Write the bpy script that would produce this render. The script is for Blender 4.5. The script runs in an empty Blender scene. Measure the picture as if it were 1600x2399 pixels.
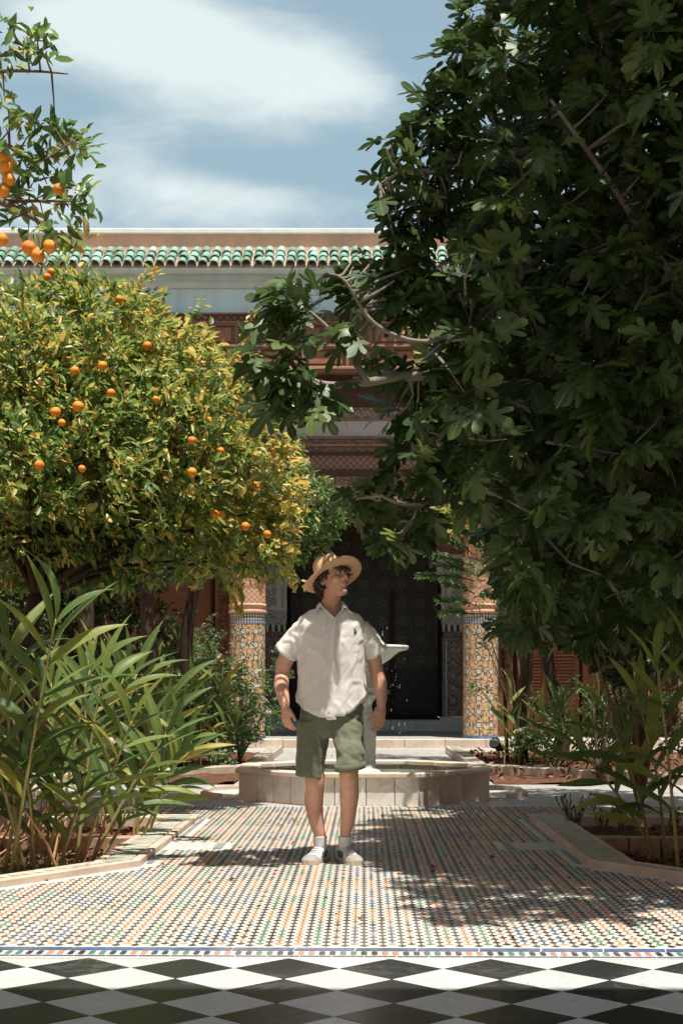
import bpy, bmesh, math, random
import numpy as np
from mathutils import Vector, Matrix, Euler, noise as mnoise

random.seed(7); RNG = np.random.default_rng(11)
R = math.radians
SC = bpy.context.scene
COL = SC.collection

# ---------------------------------------------------------------- camera
F, PX, PY, H = 3320.0, 853.0, 1612.0, 1.04      # focal length in photo pixels, principal point, eye height
cam_d = bpy.data.cameras.new('camera')
cam_d.sensor_fit = 'HORIZONTAL'; cam_d.sensor_width = 24.0; cam_d.lens = 24.0*F/1600.0
cam_d.shift_x = (800.0-PX)/1600.0; cam_d.shift_y = (PY-1199.5)/1600.0
cam_d.clip_start = 0.05; cam_d.clip_end = 2000
cam = bpy.data.objects.new('camera', cam_d); COL.objects.link(cam)
cam.location = (0, 0, H); cam.rotation_euler = (R(90), 0, 0)
SC.camera = cam

# ---------------------------------------------------------------- sun and sky
SUN = Vector((0.125, -0.25, 1.0)).normalized()     # direction towards the sun
EL = math.asin(SUN.z); AZ = math.atan2(SUN.x, SUN.y)
sun_d = bpy.data.lights.new('sun', 'SUN'); sun_d.energy = 5.0; sun_d.angle = R(0.55); sun_d.color = (1.0, 0.95, 0.86)
sun = bpy.data.objects.new('sun', sun_d); COL.objects.link(sun)
sun.rotation_euler = SUN.to_track_quat('Z', 'Y').to_euler(); sun.location = (6, -6, 20)

class NT:
    """small helper to write node trees"""
    def __init__(s, nt): s.nt = nt; s.n = nt.nodes; s.l = nt.links
    def new(s, t, **kw):
        x = s.n.new(t)
        for k, v in kw.items(): setattr(x, k, v)
        return x
    def put(s, sock, v):
        if v is None: return
        if hasattr(v, 'is_linked') or hasattr(v, 'links'): s.l.new(v, sock)
        else:
            try: sock.default_value = v
            except Exception: sock.default_value = (*v, 1.0)
    def m(s, op, a, b=None, c=None, clamp=False):
        x = s.new('ShaderNodeMath', operation=op); x.use_clamp = clamp
        s.put(x.inputs[0], a); s.put(x.inputs[1], b); s.put(x.inputs[2], c)
        return x.outputs[0]
    def mix(s, f, a, b, mode='MIX'):
        x = s.new('ShaderNodeMix', data_type='RGBA', blend_type=mode)
        s.put(x.inputs[0], f); s.put(x.inputs[6], a if not isinstance(a, tuple) else (*a[:3], 1)); s.put(x.inputs[7], b if not isinstance(b, tuple) else (*b[:3], 1))
        return x.outputs[2]
    def noise(s, vec, scale, detail=4, rough=.55, dist=0.0):
        x = s.new('ShaderNodeTexNoise'); s.put(x.inputs['Vector'], vec); x.inputs['Scale'].default_value = scale
        x.inputs['Detail'].default_value = detail; x.inputs['Roughness'].default_value = rough; x.inputs['Distortion'].default_value = dist
        return x.outputs['Fac']
    def ramp(s, f, stops, interp='LINEAR'):
        x = s.new('ShaderNodeValToRGB'); cr = x.color_ramp; cr.interpolation = interp
        while len(cr.elements) > 1: cr.elements.remove(cr.elements[-1])
        cr.elements[0].position = stops[0][0]; cr.elements[0].color = (*stops[0][1][:3], 1)
        for p, c in stops[1:]:
            e = cr.elements.new(p); e.color = (*c[:3], 1)
        s.put(x.inputs[0], f); return x.outputs[0]
    def mapping(s, vec, scale=(1,1,1), loc=(0,0,0), rot=(0,0,0)):
        x = s.new('ShaderNodeMapping'); s.put(x.inputs[0], vec)
        x.inputs['Scale'].default_value = scale; x.inputs['Location'].default_value = loc; x.inputs['Rotation'].default_value = rot
        return x.outputs[0]
    def sep(s, vec):
        x = s.new('ShaderNodeSeparateXYZ'); s.put(x.inputs[0], vec); return x.outputs
    def smooth(s, v, a, b):
        x = s.new('ShaderNodeMapRange', interpolation_type='SMOOTHSTEP'); s.put(x.inputs[0], v)
        x.inputs[1].default_value = a; x.inputs[2].default_value = b; return x.outputs[0]

wd = bpy.data.worlds.new('World'); SC.world = wd; wd.use_nodes = True
W = NT(wd.node_tree); wd.node_tree.nodes.clear()
sky = W.new('ShaderNodeTexSky', sky_type='NISHITA'); sky.sun_disc = False
sky.sun_elevation = EL; sky.sun_rotation = AZ; sky.altitude = 450; sky.air_density = 1.0; sky.dust_density = 2.0; sky.ozone_density = 1.0
tc = W.new('ShaderNodeTexCoord')
sx, sy, sz = W.sep(tc.outputs['Generated'])
az = W.m('DIVIDE', sx, W.m('MAXIMUM', W.m('ABSOLUTE', sy), .05)); el = W.m('DIVIDE', sz, W.m('MAXIMUM', W.m('SQRT', W.m('ADD', W.m('MULTIPLY', sx, sx), W.m('MULTIPLY', sy, sy))), .05))
def blob(px, py, rx, ry, amp):
    a = W.m('DIVIDE', W.m('SUBTRACT', az, (px-PX)/F), rx/F); b = W.m('DIVIDE', W.m('SUBTRACT', el, (PY-py)/F), ry/F)
    d = W.m('ADD', W.m('MULTIPLY', a, a), W.m('MULTIPLY', b, b))
    return W.m('MULTIPLY', W.m('POWER', 2.718, W.m('MULTIPLY', d, -1.0)), amp)
wv = W.mapping(tc.outputs['Generated'], scale=(5, 5, 9.0), loc=(.3, .2, 1.35))
cl = W.noise(wv, 1.15, 7, .52, .35)
fine = W.noise(W.mapping(tc.outputs['Generated'], scale=(16, 16, 38), rot=(0, .35, 0)), 1.0, 6, .6, .6)
dens = W.m('ADD', W.m('MULTIPLY', cl, .68), W.m('MULTIPLY', fine, .40))
front = W.m('GREATER_THAN', sy, 0.0)
bl = None
for b in ((430, 130, 400, 130, .40), (760, 210, 260, 100, .32), (250, 40, 300, 90, .18), (290, 400, 190, 60, .20), (560, 470, 230, 50, .24), (120, 500, 200, 40, .16),
          (640, 385, 330, 40, -.22), (1150, 120, 220, 200, -.28), (130, 260, 120, 50, -.14), (980, 500, 160, 40, .1)):
    q = blob(*b); bl = q if bl is None else W.m('ADD', bl, q)
dens = W.m('ADD', dens, W.m('MULTIPLY', bl, front))
mask = W.smooth(dens, .49, .93)
haze = W.m('SUBTRACT', .76, W.m('MULTIPLY', W.smooth(sz, .30, .95), .50))      # thin haze, strongest towards the horizon
skyc = W.mix(haze, sky.outputs[0], (4.9, 7.0, 8.1))
skyc = W.mix(W.m('MULTIPLY', mask, .92), skyc, (9.8, 10.8, 10.7))
bg = W.new('ShaderNodeBackground'); W.put(bg.inputs[0], skyc); bg.inputs[1].default_value = 0.056
wo = W.new('ShaderNodeOutputWorld'); W.l.new(bg.outputs[0], wo.inputs[0])

vs = SC.view_settings; vs.view_transform = 'Standard'; vs.look = 'None'; vs.exposure = 0.62; vs.gamma = 1.0; vs.use_curve_mapping = False
SC.render.engine = 'CYCLES'; SC.cycles.use_denoising = True
SC.cycles.max_bounces = 7; SC.cycles.diffuse_bounces = 3; SC.cycles.transmission_bounces = 4; SC.cycles.transparent_max_bounces = 6; SC.cycles.glossy_bounces = 2
SC.cycles.sample_clamp_indirect = 6.0

# ---------------------------------------------------------------- helpers
def P(px, py, d): return Vector(((px-PX)*d/F, d, H-(py-PY)*d/F))
def zf(py, d): return H-(py-PY)*d/F
def xf(px, d): return (px-PX)*d/F
ORG = {}
def thing(name, label, cat, loc, group=None):
    o = bpy.data.objects.new(name, None); COL.objects.link(o); o.location = loc; o.empty_display_size = .1
    ORG[o.name] = Vector(loc); o['label'] = label; o['category'] = cat
    if group: o['group'] = group
    return o
def tag(o, label=None, cat=None, group=None, kind=None):
    for k, v in (('label', label), ('category', cat), ('group', group), ('kind', kind)):
        if v: o[k] = v
    return o
def link(name, me, parent=None, org=(0, 0, 0), basis=None):
    o = bpy.data.objects.new(name, me); COL.objects.link(o)
    po = ORG[parent.name] if parent else Vector((0, 0, 0))
    if parent: o.parent = parent
    org = Vector(org); o.location = org-po; ORG[o.name] = org
    if basis is not None: o.rotation_euler = basis.to_euler() if hasattr(basis, 'to_euler') else basis
    return o
def mk(name, V, Fc, mat, parent=None, org=None, smooth=False, uv=None, kind=None, label=None):
    """one mesh object from world-space vertices"""
    V = [Vector(v) for v in V]
    if org is None:
        org = Vector((sum(v.x for v in V)/len(V), sum(v.y for v in V)/len(V), min(v.z for v in V)))
    org = Vector(org); me = bpy.data.meshes.new(name)
    me.from_pydata([v-org for v in V], [], Fc)
    for mm in (mat if isinstance(mat, (list, tuple)) else [mat]): me.materials.append(mm)
    if smooth: me.polygons.foreach_set('use_smooth', [True]*len(me.polygons))
    if uv is not None:
        l = me.uv_layers.new(name='UVMap')
        for lp in me.loops: l.data[lp.index].uv = uv[lp.vertex_index]
    me.update(); o = link(name, me, parent, org)
    if kind: o['kind'] = kind
    if label: o['label'] = label
    return o
BOXF = [(0,3,2,1),(4,5,6,7),(0,1,5,4),(1,2,6,5),(2,3,7,6),(3,0,4,7)]
def boxv(x0,x1,y0,y1,z0,z1): return [(x0,y0,z0),(x1,y0,z0),(x1,y1,z0),(x0,y1,z0),(x0,y0,z1),(x1,y0,z1),(x1,y1,z1),(x0,y1,z1)]
def bevel_me(me, w, seg=1):
    bm = bmesh.new(); bm.from_mesh(me); bmesh.ops.bevel(bm, geom=bm.edges[:], offset=w, segments=seg, affect='EDGES', profile=.6); bm.to_mesh(me); bm.free()
def box(name, x0,x1,y0,y1,z0,z1, mat, parent=None, bev=0.0, kind=None, label=None):
    o = mk(name, boxv(x0,x1,y0,y1,z0,z1), BOXF, mat, parent, kind=kind, label=label)
    if bev: bevel_me(o.data, bev)
    return o
def prism(name, pts, z0, z1, mat, parent=None, bev=0.0, kind=None, label=None):
    n = len(pts); V = [(x,y,z0) for x,y in pts]+[(x,y,z1) for x,y in pts]
    Fc = [tuple(range(n))[::-1], tuple(range(n,2*n))]+[(i,(i+1)%n,n+(i+1)%n,n+i) for i in range(n)]
    o = mk(name, V, Fc, mat, parent, kind=kind, label=label)
    bm = bmesh.new(); bm.from_mesh(o.data); bmesh.ops.recalc_face_normals(bm, faces=bm.faces[:])
    if bev: bmesh.ops.bevel(bm, geom=bm.edges[:], offset=bev, segments=1, affect='EDGES')
    bm.to_mesh(o.data); bm.free()
    return o
def rings_geo(rings, cap=True, base=0):
    """rings: list of equal-length point lists"""
    n = len(rings[0]); V = [tuple(p) for r in rings for p in r]; Fc = []
    for i in range(len(rings)-1):
        for j in range(n):
            a = base+i*n+j; b = base+i*n+(j+1)%n; Fc.append((a,b,b+n,a+n))
    if cap:
        Fc.append(tuple(base+j for j in range(n))[::-1]); Fc.append(tuple(base+(len(rings)-1)*n+j for j in range(n)))
    return V, Fc
def tube_geo(pts, rad, n=8, base=0, cap=True):
    pts = [Vector(p) for p in pts]; rings = []; up = Vector((0,0,1)); prev = None
    for i, p in enumerate(pts):
        t = (pts[min(i+1,len(pts)-1)]-pts[max(i-1,0)]); t = t.normalized() if t.length > 1e-9 else Vector((0,0,1))
        if prev is None:
            ref = Vector((1,0,0)) if abs(t.x) < .8 else Vector((0,1,0)); a = t.cross(ref).normalized()
        else: a = (prev-t*prev.dot(t)).normalized()
        prev = a; b = t.cross(a); r = rad[i] if hasattr(rad,'__len__') else rad
        rings.append([p+(a*math.cos(k*2*math.pi/n)+b*math.sin(k*2*math.pi/n))*r for k in range(n)])
    return rings_geo(rings, cap, base)
def tube(name, pts, rad, mat, parent=None, n=8, **kw):
    V, Fc = tube_geo(pts, rad, n); return mk(name, V, Fc, mat, parent, smooth=True, org=pts[0], **kw)
def lathe(name, prof, cx, cy, mat, parent=None, n=32, smooth=True, uvm=False, **kw):
    rings = [[(cx+r*math.cos(2*math.pi*k/n), cy+r*math.sin(2*math.pi*k/n), z) for k in range(n)] for r, z in prof]
    V, Fc = rings_geo(rings); return mk(name, V, Fc, mat, parent, org=(cx,cy,prof[0][1]), smooth=smooth, **kw)
def bez(pts, k=6):
    """Catmull-Rom through points"""
    pts = [Vector(p) for p in pts]; out = []
    for i in range(len(pts)-1):
        p0 = pts[max(i-1,0)]; p1 = pts[i]; p2 = pts[i+1]; p3 = pts[min(i+2,len(pts)-1)]
        for t in np.linspace(0, 1, k, endpoint=False):
            out.append(.5*((2*p1)+(p2-p0)*t+(2*p0-5*p1+4*p2-p3)*t*t+(3*p1-p0-3*p2+p3)*t**3))
    out.append(pts[-1]); return out

# ---------------------------------------------------------------- materials
def material(name):
    m = bpy.data.materials.new(name); m.use_nodes = True; N = NT(m.node_tree)
    return m, N, N.n['Principled BSDF'], N.n['Material Output']
def simple(name, c, rough=.6, var=.18, scale=6.0, spec=.4, bump=0.0, bscale=40.0, c2=None, metal=0.0, objvar=0.0, stretch=(1,1,1), wear=0.0):
    m, N, b, o = material(name)
    t = N.new('ShaderNodeTexCoord').outputs['Object']
    if stretch != (1,1,1): t = N.mapping(t, scale=stretch)
    n1 = N.noise(t, scale, 6, .6)
    dark = tuple(x*(1-var*1.6) for x in c) if c2 is None else c2; lite = tuple(min(x*(1+var), 1) for x in c)
    col = N.ramp(n1, [(.28, dark), (.72, lite)])
    if objvar:
        rnd = N.new('ShaderNodeObjectInfo').outputs['Random']
        hs = N.new('ShaderNodeHueSaturation'); N.put(hs.inputs['Color'], col)
        N.put(hs.inputs['Value'], N.m('ADD', 1-objvar, N.m('MULTIPLY', rnd, 2*objvar))); N.put(hs.inputs['Hue'], N.m('ADD', .5-objvar*.06, N.m('MULTIPLY', rnd, objvar*.12))); col = hs.outputs[0]
    if wear:                                                      # dust and rubbed glaze
        wp = N.new('ShaderNodeNewGeometry').outputs['Position']; w1 = N.noise(wp, 1.3, 5, .65, .3); w2 = N.noise(wp, 23.0, 3, .6)
        col = N.mix(N.m('MULTIPLY', N.smooth(N.m('ADD', N.m('MULTIPLY', w1, .65), N.m('MULTIPLY', w2, .35)), .36, .66), wear), col, (.50,.45,.37))
    N.put(b.inputs['Base Color'], col); b.inputs['Roughness'].default_value = rough; b.inputs['Specular IOR Level'].default_value = spec; b.inputs['Metallic'].default_value = metal
    if bump:
        bp = N.new('ShaderNodeBump'); bp.inputs['Strength'].default_value = bump; bp.inputs['Distance'].default_value = .01
        N.put(bp.inputs['Height'], N.noise(t, bscale, 5, .6)); N.l.new(bp.outputs[0], b.inputs['Normal'])
    return m
def marble(name, base, vein, scale=3.0, rough=.25, stain=None):
    m, N, b, o = material(name)
    t = N.new('ShaderNodeTexCoord').outputs['Object']; oi = N.new('ShaderNodeObjectInfo').outputs['Random']
    off = N.new('ShaderNodeCombineXYZ'); N.put(off.inputs[0], N.m('MULTIPLY', oi, 37.0)); N.put(off.inputs[1], N.m('MULTIPLY', oi, 91.0))
    va = N.new('ShaderNodeVectorMath', operation='ADD'); N.put(va.inputs[0], t); N.put(va.inputs[1], off.outputs[0]); v = va.outputs[0]
    n1 = N.noise(v, scale, 8, .62, 1.6); n2 = N.noise(v, scale*.5, 4, .5, .5)
    ridge = N.m('ABSOLUTE', N.m('SUBTRACT', n1, .5)); vein_f = N.m('SUBTRACT', 1.0, N.smooth(ridge, 0.0, .055))
    vein_f = N.m('MULTIPLY', vein_f, N.smooth(n2, .42, .62))
    col = N.mix(N.m('MULTIPLY', vein_f, .6), N.ramp(n2, [(.3, tuple(x*.86 for x in base)), (.7, base)]), vein)
    if stain: col = N.mix(N.m('MULTIPLY', N.smooth(N.noise(v, 1.7, 5, .6, .3), .48, .72), .75), col, stain)
    gr_ = N.noise(v, 9.0, 6, .7, .2); col = N.mix(N.m('MULTIPLY', N.smooth(gr_, .52, .80), .35), col, tuple(x*.55 for x in vein))
    br = N.m('ADD', .88, N.m('MULTIPLY', oi, .18)); mx = N.new('ShaderNodeHueSaturation'); N.put(mx.inputs['Color'], col); N.put(mx.inputs['Value'], br)
    N.put(b.inputs['Base Color'], mx.outputs[0]); N.put(b.inputs['Roughness'], N.m('ADD', rough, N.m('MULTIPLY', n2, .25)))
    return m
def leafmat(name, stops, transl=.35, rough=.42, back=.25, vein=(.2,.25,.06), veinw=.05, tip=None, spec=.5):
    """leaf: colour by attribute or object random, midrib from UV, light passing through the blade"""
    m, N, b, o = material(name)
    at = N.new('ShaderNodeAttribute', attribute_name='rnd').outputs['Fac']; oi = N.new('ShaderNodeObjectInfo').outputs['Random']
    f = N.m('FRACT', N.m('ADD', at, N.m('MULTIPLY', oi, .999)))
    col = N.ramp(f, stops)
    u, v, _ = N.sep(N.new('ShaderNodeTexCoord').outputs['UV'])
    mid = N.m('SUBTRACT', 1.0, N.smooth(N.m('ABSOLUTE', N.m('SUBTRACT', u, .5)), veinw*.3, veinw))
    col = N.mix(N.m('MULTIPLY', mid, .55), col, vein)
    sv = N.m('SINE', N.m('ADD', N.m('MULTIPLY', v, 60.0), N.m('MULTIPLY', N.m('ABSOLUTE', N.m('SUBTRACT', u, .5)), -50.0)))
    col = N.mix(N.m('MULTIPLY', N.smooth(sv, .2, 1.0), .14), col, vein)
    ns = N.noise(N.new('ShaderNodeTexCoord').outputs['Object'], 25.0, 3)
    col = N.mix(N.m('MULTIPLY', N.smooth(ns, .35, .75), .22), col, tuple(x*.55 for x in stops[len(stops)//2][1]))
    if tip is not None:
        lim = N.m('ADD', .90, N.m('MULTIPLY', oi, .14)); tv = N.m('GREATER_THAN', N.m('ADD', v, N.m('MULTIPLY', N.m('SUBTRACT', ns, .5), .12)), lim)
        col = N.mix(N.m('MULTIPLY', tv, .85), col, tip)
    bf = N.new('ShaderNodeNewGeometry').outputs['Backfacing']
    col = N.mix(N.m('MULTIPLY', bf, back), col, (.26, .33, .2))
    N.put(b.inputs['Base Color'], col); b.inputs['Roughness'].default_value = rough; b.inputs['Specular IOR Level'].default_value = spec
    tr = N.new('ShaderNodeBsdfTranslucent'); hs = N.new('ShaderNodeHueSaturation'); N.put(hs.inputs['Color'], col)
    hs.inputs['Saturation'].default_value = 1.02; hs.inputs['Value'].default_value = 1.8; N.l.new(hs.outputs[0], tr.inputs[0])
    ms = N.new('ShaderNodeMixShader'); ms.inputs[0].default_value = transl
    N.l.new(b.outputs[0], ms.inputs[1]); N.l.new(tr.outputs[0], ms.inputs[2]); N.l.new(ms.outputs[0], o.inputs[0])
    return m
M = {}
M['white_tile'] = marble('marble_white', (.64,.655,.63), (.42,.45,.46), 5.0, .16)
M['black_tile'] = marble('marble_black', (.030,.034,.034), (.12,.12,.11), 4.0, .14)
M['grout'] = simple('grout', (.42,.38,.32), .9, .2, 20)
M['cream'] = simple('tile_cream', (.58,.54,.46), .3, .12, 3, c2=(.52,.47,.38))
M['t_black'] = simple('tile_black', (.05,.044,.038), .3, .3, 9, objvar=.3, wear=.34)
M['t_orange'] = simple('tile_orange', (.70,.31,.15), .3, .2, 9, objvar=.2, wear=.45)
M['t_green'] = simple('tile_green', (.09,.27,.14), .3, .25, 9, objvar=.25, wear=.42)
M['t_blue'] = simple('tile_blue', (.07,.14,.29), .25, .25, 9, objvar=.25, wear=.35)
M['t_slate'] = simple('tile_slate', (.15,.19,.25), .4, .3, 7, objvar=.3, wear=.5)
M['kerb'] = simple('kerb_marble', (.62,.50,.40), .5, .14, 4, bump=.15, c2=(.45,.35,.27), objvar=.08)
M['kerb_cream'] = simple('kerb_cream', (.60,.54,.44), .5, .15, 6)
M['kerb_green'] = simple('kerb_green', (.30,.36,.30), .35, .25, 6)
M['soil'] = simple('soil', (.125,.062,.037), .95, .4, 9, spec=.1, bump=.9, bscale=55)
M['soil_clod'] = simple('soil_clod', (.19,.09,.05), .95, .35, 20, spec=.1, bump=.6, objvar=.3)
M['litter'] = simple('leaf_litter', (.26,.14,.07), .85, .4, 18, objvar=.4)
M['brick'] = simple('divider_brick', (.40,.26,.18), .8, .2, 12, bump=.4)
M['marble_panel'] = marble('marble_panel', (.70,.66,.59), (.36,.33,.30), 2.2, .35, stain=(.52,.37,.24))
M['marble_rim'] = marble('marble_rim', (.66,.56,.46), (.45,.30,.2), 3.0, .4, stain=(.55,.33,.2))
M['marble_bowl'] = marble('marble_bowl', (.70,.70,.64), (.45,.45,.40), 3.0, .35, stain=(.46,.47,.40))
M['pink'] = simple('pink_render', (.88,.44,.29), .9, .12, 2.5, spec=.15, bump=.25, bscale=18, c2=(.58,.36,.26), stretch=(1,1,.35))
M['coping'] = simple('coping_white', (.80,.78,.73), .8, .08, 4)
M['plaster'] = simple('plaster_blue', (.70,.85,.83), .85, .05, 2.2, spec=.2, stretch=(2.2,1,.22), c2=(.58,.70,.69))
M['plaster_line'] = simple('plaster_line', (.68,.70,.64), .85, .08, 3)
M['plaster_grey'] = simple('plaster_grey', (.52,.46,.41), .85, .07, 1.5)
M['roof_tile'] = simple('roof_tile_green', (.27,.41,.335), .3, .25, 5, spec=.45, objvar=.34, bump=.1, c2=(.13,.26,.19))
M['mortar'] = simple('roof_mortar', (.46,.31,.23), .9, .25, 14, bump=.5)
def wood(name, c, c2, rough=.6):
    m, N, b, o = material(name)
    t = N.new('ShaderNodeTexCoord').outputs['Object']; oi = N.new('ShaderNodeObjectInfo').outputs['Random']
    g = N.noise(N.mapping(t, scale=(2.2, 6, 26)), 1.2, 6, .62, .4); st = N.noise(t, 1.8, 5, .6, .3)
    col = N.ramp(g, [(.25, c2), (.75, c)]); col = N.mix(N.m('MULTIPLY', N.smooth(st, .5, .78), .65), col, tuple(x*.45 for x in c2))
    hs = N.new('ShaderNodeHueSaturation'); N.put(hs.inputs['Color'], col); N.put(hs.inputs['Value'], N.m('ADD', .8, N.m('MULTIPLY', oi, .4)))
    N.put(b.inputs['Base Color'], hs.outputs[0]); b.inputs['Roughness'].default_value = rough; b.inputs['Specular IOR Level'].default_value = .25
    bp = N.new('ShaderNodeBump'); bp.inputs['Strength'].default_value = .3; bp.inputs['Distance'].default_value = .01; N.put(bp.inputs['Height'], g); N.l.new(bp.outputs[0], b.inputs['Normal'])
    return m
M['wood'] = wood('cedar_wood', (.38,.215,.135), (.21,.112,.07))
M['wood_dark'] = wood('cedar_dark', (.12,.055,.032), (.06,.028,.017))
M['wood_red'] = wood('cedar_red', (.38,.17,.09), (.25,.105,.058))
def carved(name, c, deep, sc=11.0, fine=2.2, bumpd=.02, mode='arab'):
    """carved relief: interlaced curves or diamonds, shade of the hollows put into the ground colour"""
    m, N, b, o = material(name)
    t = N.new('ShaderNodeTexCoord').outputs['Object']; x, y, z = N.sep(t)
    cb = N.new('ShaderNodeCombineXYZ'); N.put(cb.inputs[0], x); N.put(cb.inputs[1], z); v = cb.outputs[0]
    if mode == 'arab':
        vo = N.new('ShaderNodeTexVoronoi', feature='DISTANCE_TO_EDGE'); N.put(vo.inputs['Vector'], v); vo.inputs['Scale'].default_value = sc*fine; vo.inputs['Randomness'].default_value = .75
        n = N.noise(v, sc*fine*.9, 3, .5, 1.2); h = N.m('ADD', N.smooth(vo.outputs['Distance'], .02, .16), N.m('MULTIPLY', N.m('SUBTRACT', n, .5), 1.1))
        h = N.smooth(h, .35, .75)
    else:
        a = N.m('SINE', N.m('MULTIPLY', N.m('ADD', x, z), sc*6.283)); c_ = N.m('SINE', N.m('MULTIPLY', N.m('SUBTRACT', x, z), sc*6.283))
        h = N.smooth(N.m('MULTIPLY', N.m('ABSOLUTE', a), N.m('ABSOLUTE', c_)), .12, .45)
    col = N.mix(h, deep, c); col = N.mix(.25, col, N.ramp(N.noise(t, 2.0, 5), [(.3, tuple(k*.7 for k in c)), (.7, c)]))  # deep tone carries the pattern and the painted shade of its hollows
    N.put(b.inputs['Base Color'], col); b.inputs['Roughness'].default_value = .75; b.inputs['Specular IOR Level'].default_value = .2
    bp = N.new('ShaderNodeBump'); bp.inputs['Strength'].default_value = .8; bp.inputs['Distance'].default_value = bumpd; N.put(bp.inputs['Height'], h); N.l.new(bp.outputs[0], b.inputs['Normal'])
    return m
M['script'] = carved('carved_script', (.42,.32,.26), (.15,.10,.075), 8, 2.2)
M['script_brown'] = carved('carved_brown', (.34,.22,.16), (.12,.07,.05), 9, 2.2)
M['star_band'] = carved('star_band', (.33,.195,.135), (.14,.08,.058), 4.2, 1, .008, 'diamond')
M['wood_carved'] = carved('wood_carved', (.34,.20,.13), (.17,.09,.058), 7, 2)
M['screen_carved'] = carved('screen_carved', (.15,.062,.030), (.055,.022,.012), 5, 2)
M['screen_wood'] = wood('screen_wood', (.21,.085,.035), (.12,.045,.02))
M['wood_pierced'] = carved('wood_pierced', (.26,.13,.08), (.07,.035,.022), 4.0, 1, .015, 'diamond')
M['stucco_white'] = carved('stucco_white', (.62,.63,.60), (.20,.20,.19), 9, 2.4)
M['stucco_plain'] = simple('stucco_plain', (.62,.64,.62), .85, .08, 4)
M['stucco_pink'] = carved('stucco_pink', (.60,.34,.21), (.34,.17,.095), 7, 2.0, .03)
M['stucco_loz'] = carved('stucco_lozenge', (.60,.35,.23), (.42,.23,.14), 5.2, 1, .01, 'diamond')
M['pink_plain'] = simple('stucco_pink_plain', (.58,.33,.21), .85, .12, 6, bump=.2)
def zellij(name, ground=((.03,.03,.036), (.52,.25,.11), (.58,.47,.33)), star=(.76,.36,.09), petal=(.62,.58,.46), per=.236, dim=1.0, fillscale=33.0):
    m, N, b, o = material(name)
    u, v, _ = N.sep(N.new('ShaderNodeTexCoord').outputs['UV'])
    cb = N.new('ShaderNodeCombineXYZ'); N.put(cb.inputs[0], u); N.put(cb.inputs[1], v)
    vo = N.new('ShaderNodeTexVoronoi'); N.put(vo.inputs['Vector'], cb.outputs[0]); vo.inputs['Scale'].default_value = fillscale; vo.inputs['Randomness'].default_value = .35
    sp = N.new('ShaderNodeSeparateColor'); N.put(sp.inputs[0], vo.outputs['Color'])
    g = N.ramp(sp.outputs[0], [(0, ground[0]), (.38, ground[1]), (.80, ground[2])], 'CONSTANT')
    ve = N.new('ShaderNodeTexVoronoi', feature='DISTANCE_TO_EDGE'); N.put(ve.inputs['Vector'], cb.outputs[0]); ve.inputs['Scale'].default_value = fillscale; ve.inputs['Randomness'].default_value = .35
    col = N.mix(N.m('SUBTRACT', 1.0, N.smooth(ve.outputs['Distance'], .03, .1)), g, ground[2])
    for k, (du, dv, sc_) in enumerate(((0, 0, star), (.5, .5, petal))):
        a = N.m('SUBTRACT', N.m('FRACT', N.m('ADD', N.m('DIVIDE', u, per), du)), .5); c_ = N.m('SUBTRACT', N.m('FRACT', N.m('ADD', N.m('DIVIDE', v, per), dv)), .5)
        r = N.m('SQRT', N.m('ADD', N.m('MULTIPLY', a, a), N.m('MULTIPLY', c_, c_))); th = N.m('ARCTAN2', c_, a)
        sp8 = N.m('COSINE', N.m('MULTIPLY', th, 8.0)); edge = N.m('ADD', .155, N.m('MULTIPLY', sp8, .03))
        ring = N.m('LESS_THAN', r, N.m('ADD', edge, .085)); spoke = N.m('GREATER_THAN', N.m('COSINE', N.m('MULTIPLY', th, 16.0)), .2)
        col = N.mix(ring, col, N.mix(spoke, ground[0], petal if k == 0 else (.28,.36,.26)))
        col = N.mix(N.m('LESS_THAN', r, edge), col, sc_); col = N.mix(N.m('LESS_THAN', r, .05), col, ground[2] if k == 0 else ground[1])
    if dim != 1.0: col = N.mix(1.0, col, (dim,dim,dim), 'MULTIPLY')
    N.put(b.inputs['Base Color'], col); b.inputs['Roughness'].default_value = .28
    return m
M['zel_col'] = zellij('zellij_column')
M['zel_dado'] = zellij('zellij_dado', ((.018,.022,.03),(.25,.12,.06),(.26,.27,.25)), (.30,.13,.05), (.30,.32,.30), .26)
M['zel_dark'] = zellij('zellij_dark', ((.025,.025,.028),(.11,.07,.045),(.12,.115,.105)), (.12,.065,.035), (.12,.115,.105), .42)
def merlon(name, cw, cd, per, uvv=(0, 1)):
    m, N, b, o = material(name)
    u, v, _ = N.sep(N.new('ShaderNodeTexCoord').outputs['UV'])
    a = N.m('ABSOLUTE', N.m('SUBTRACT', N.m('FRACT', N.m('DIVIDE', u, per)), .5))
    w = N.m('SUBTRACT', .46, N.m('MULTIPLY', N.m('ABSOLUTE', N.m('SINE', N.m('MULTIPLY', v, 5.2))), .3))
    N.put(b.inputs['Base Color'], N.mix(N.m('LESS_THAN', a, w), cd, cw)); b.inputs['Roughness'].default_value = .35
    return m
M['merlon'] = merlon('zellij_merlon', (.55,.50,.40), (.025,.03,.045), .05)
M['merlon_white'] = merlon('stucco_merlon', (.5,.53,.5), (.02,.025,.03), .12)
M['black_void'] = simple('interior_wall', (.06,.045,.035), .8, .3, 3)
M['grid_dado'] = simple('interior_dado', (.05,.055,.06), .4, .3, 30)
M['bark'] = simple('bark', (.055,.038,.027), .9, .35, 8, bump=.8, bscale=30, spec=.15, stretch=(1,1,.3))
M['bark_pale'] = simple('fig_bark', (.24,.215,.185), .85, .3, 9, bump=.5, bscale=35, spec=.2, c2=(.17,.13,.10))
M['twig'] = simple('twig', (.16,.11,.07), .85, .3, 12)
M['orange'] = simple('orange_peel', (.80,.26,.012), .38, .12, 9, spec=.5, bump=.35, bscale=160, objvar=.12)
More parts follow.
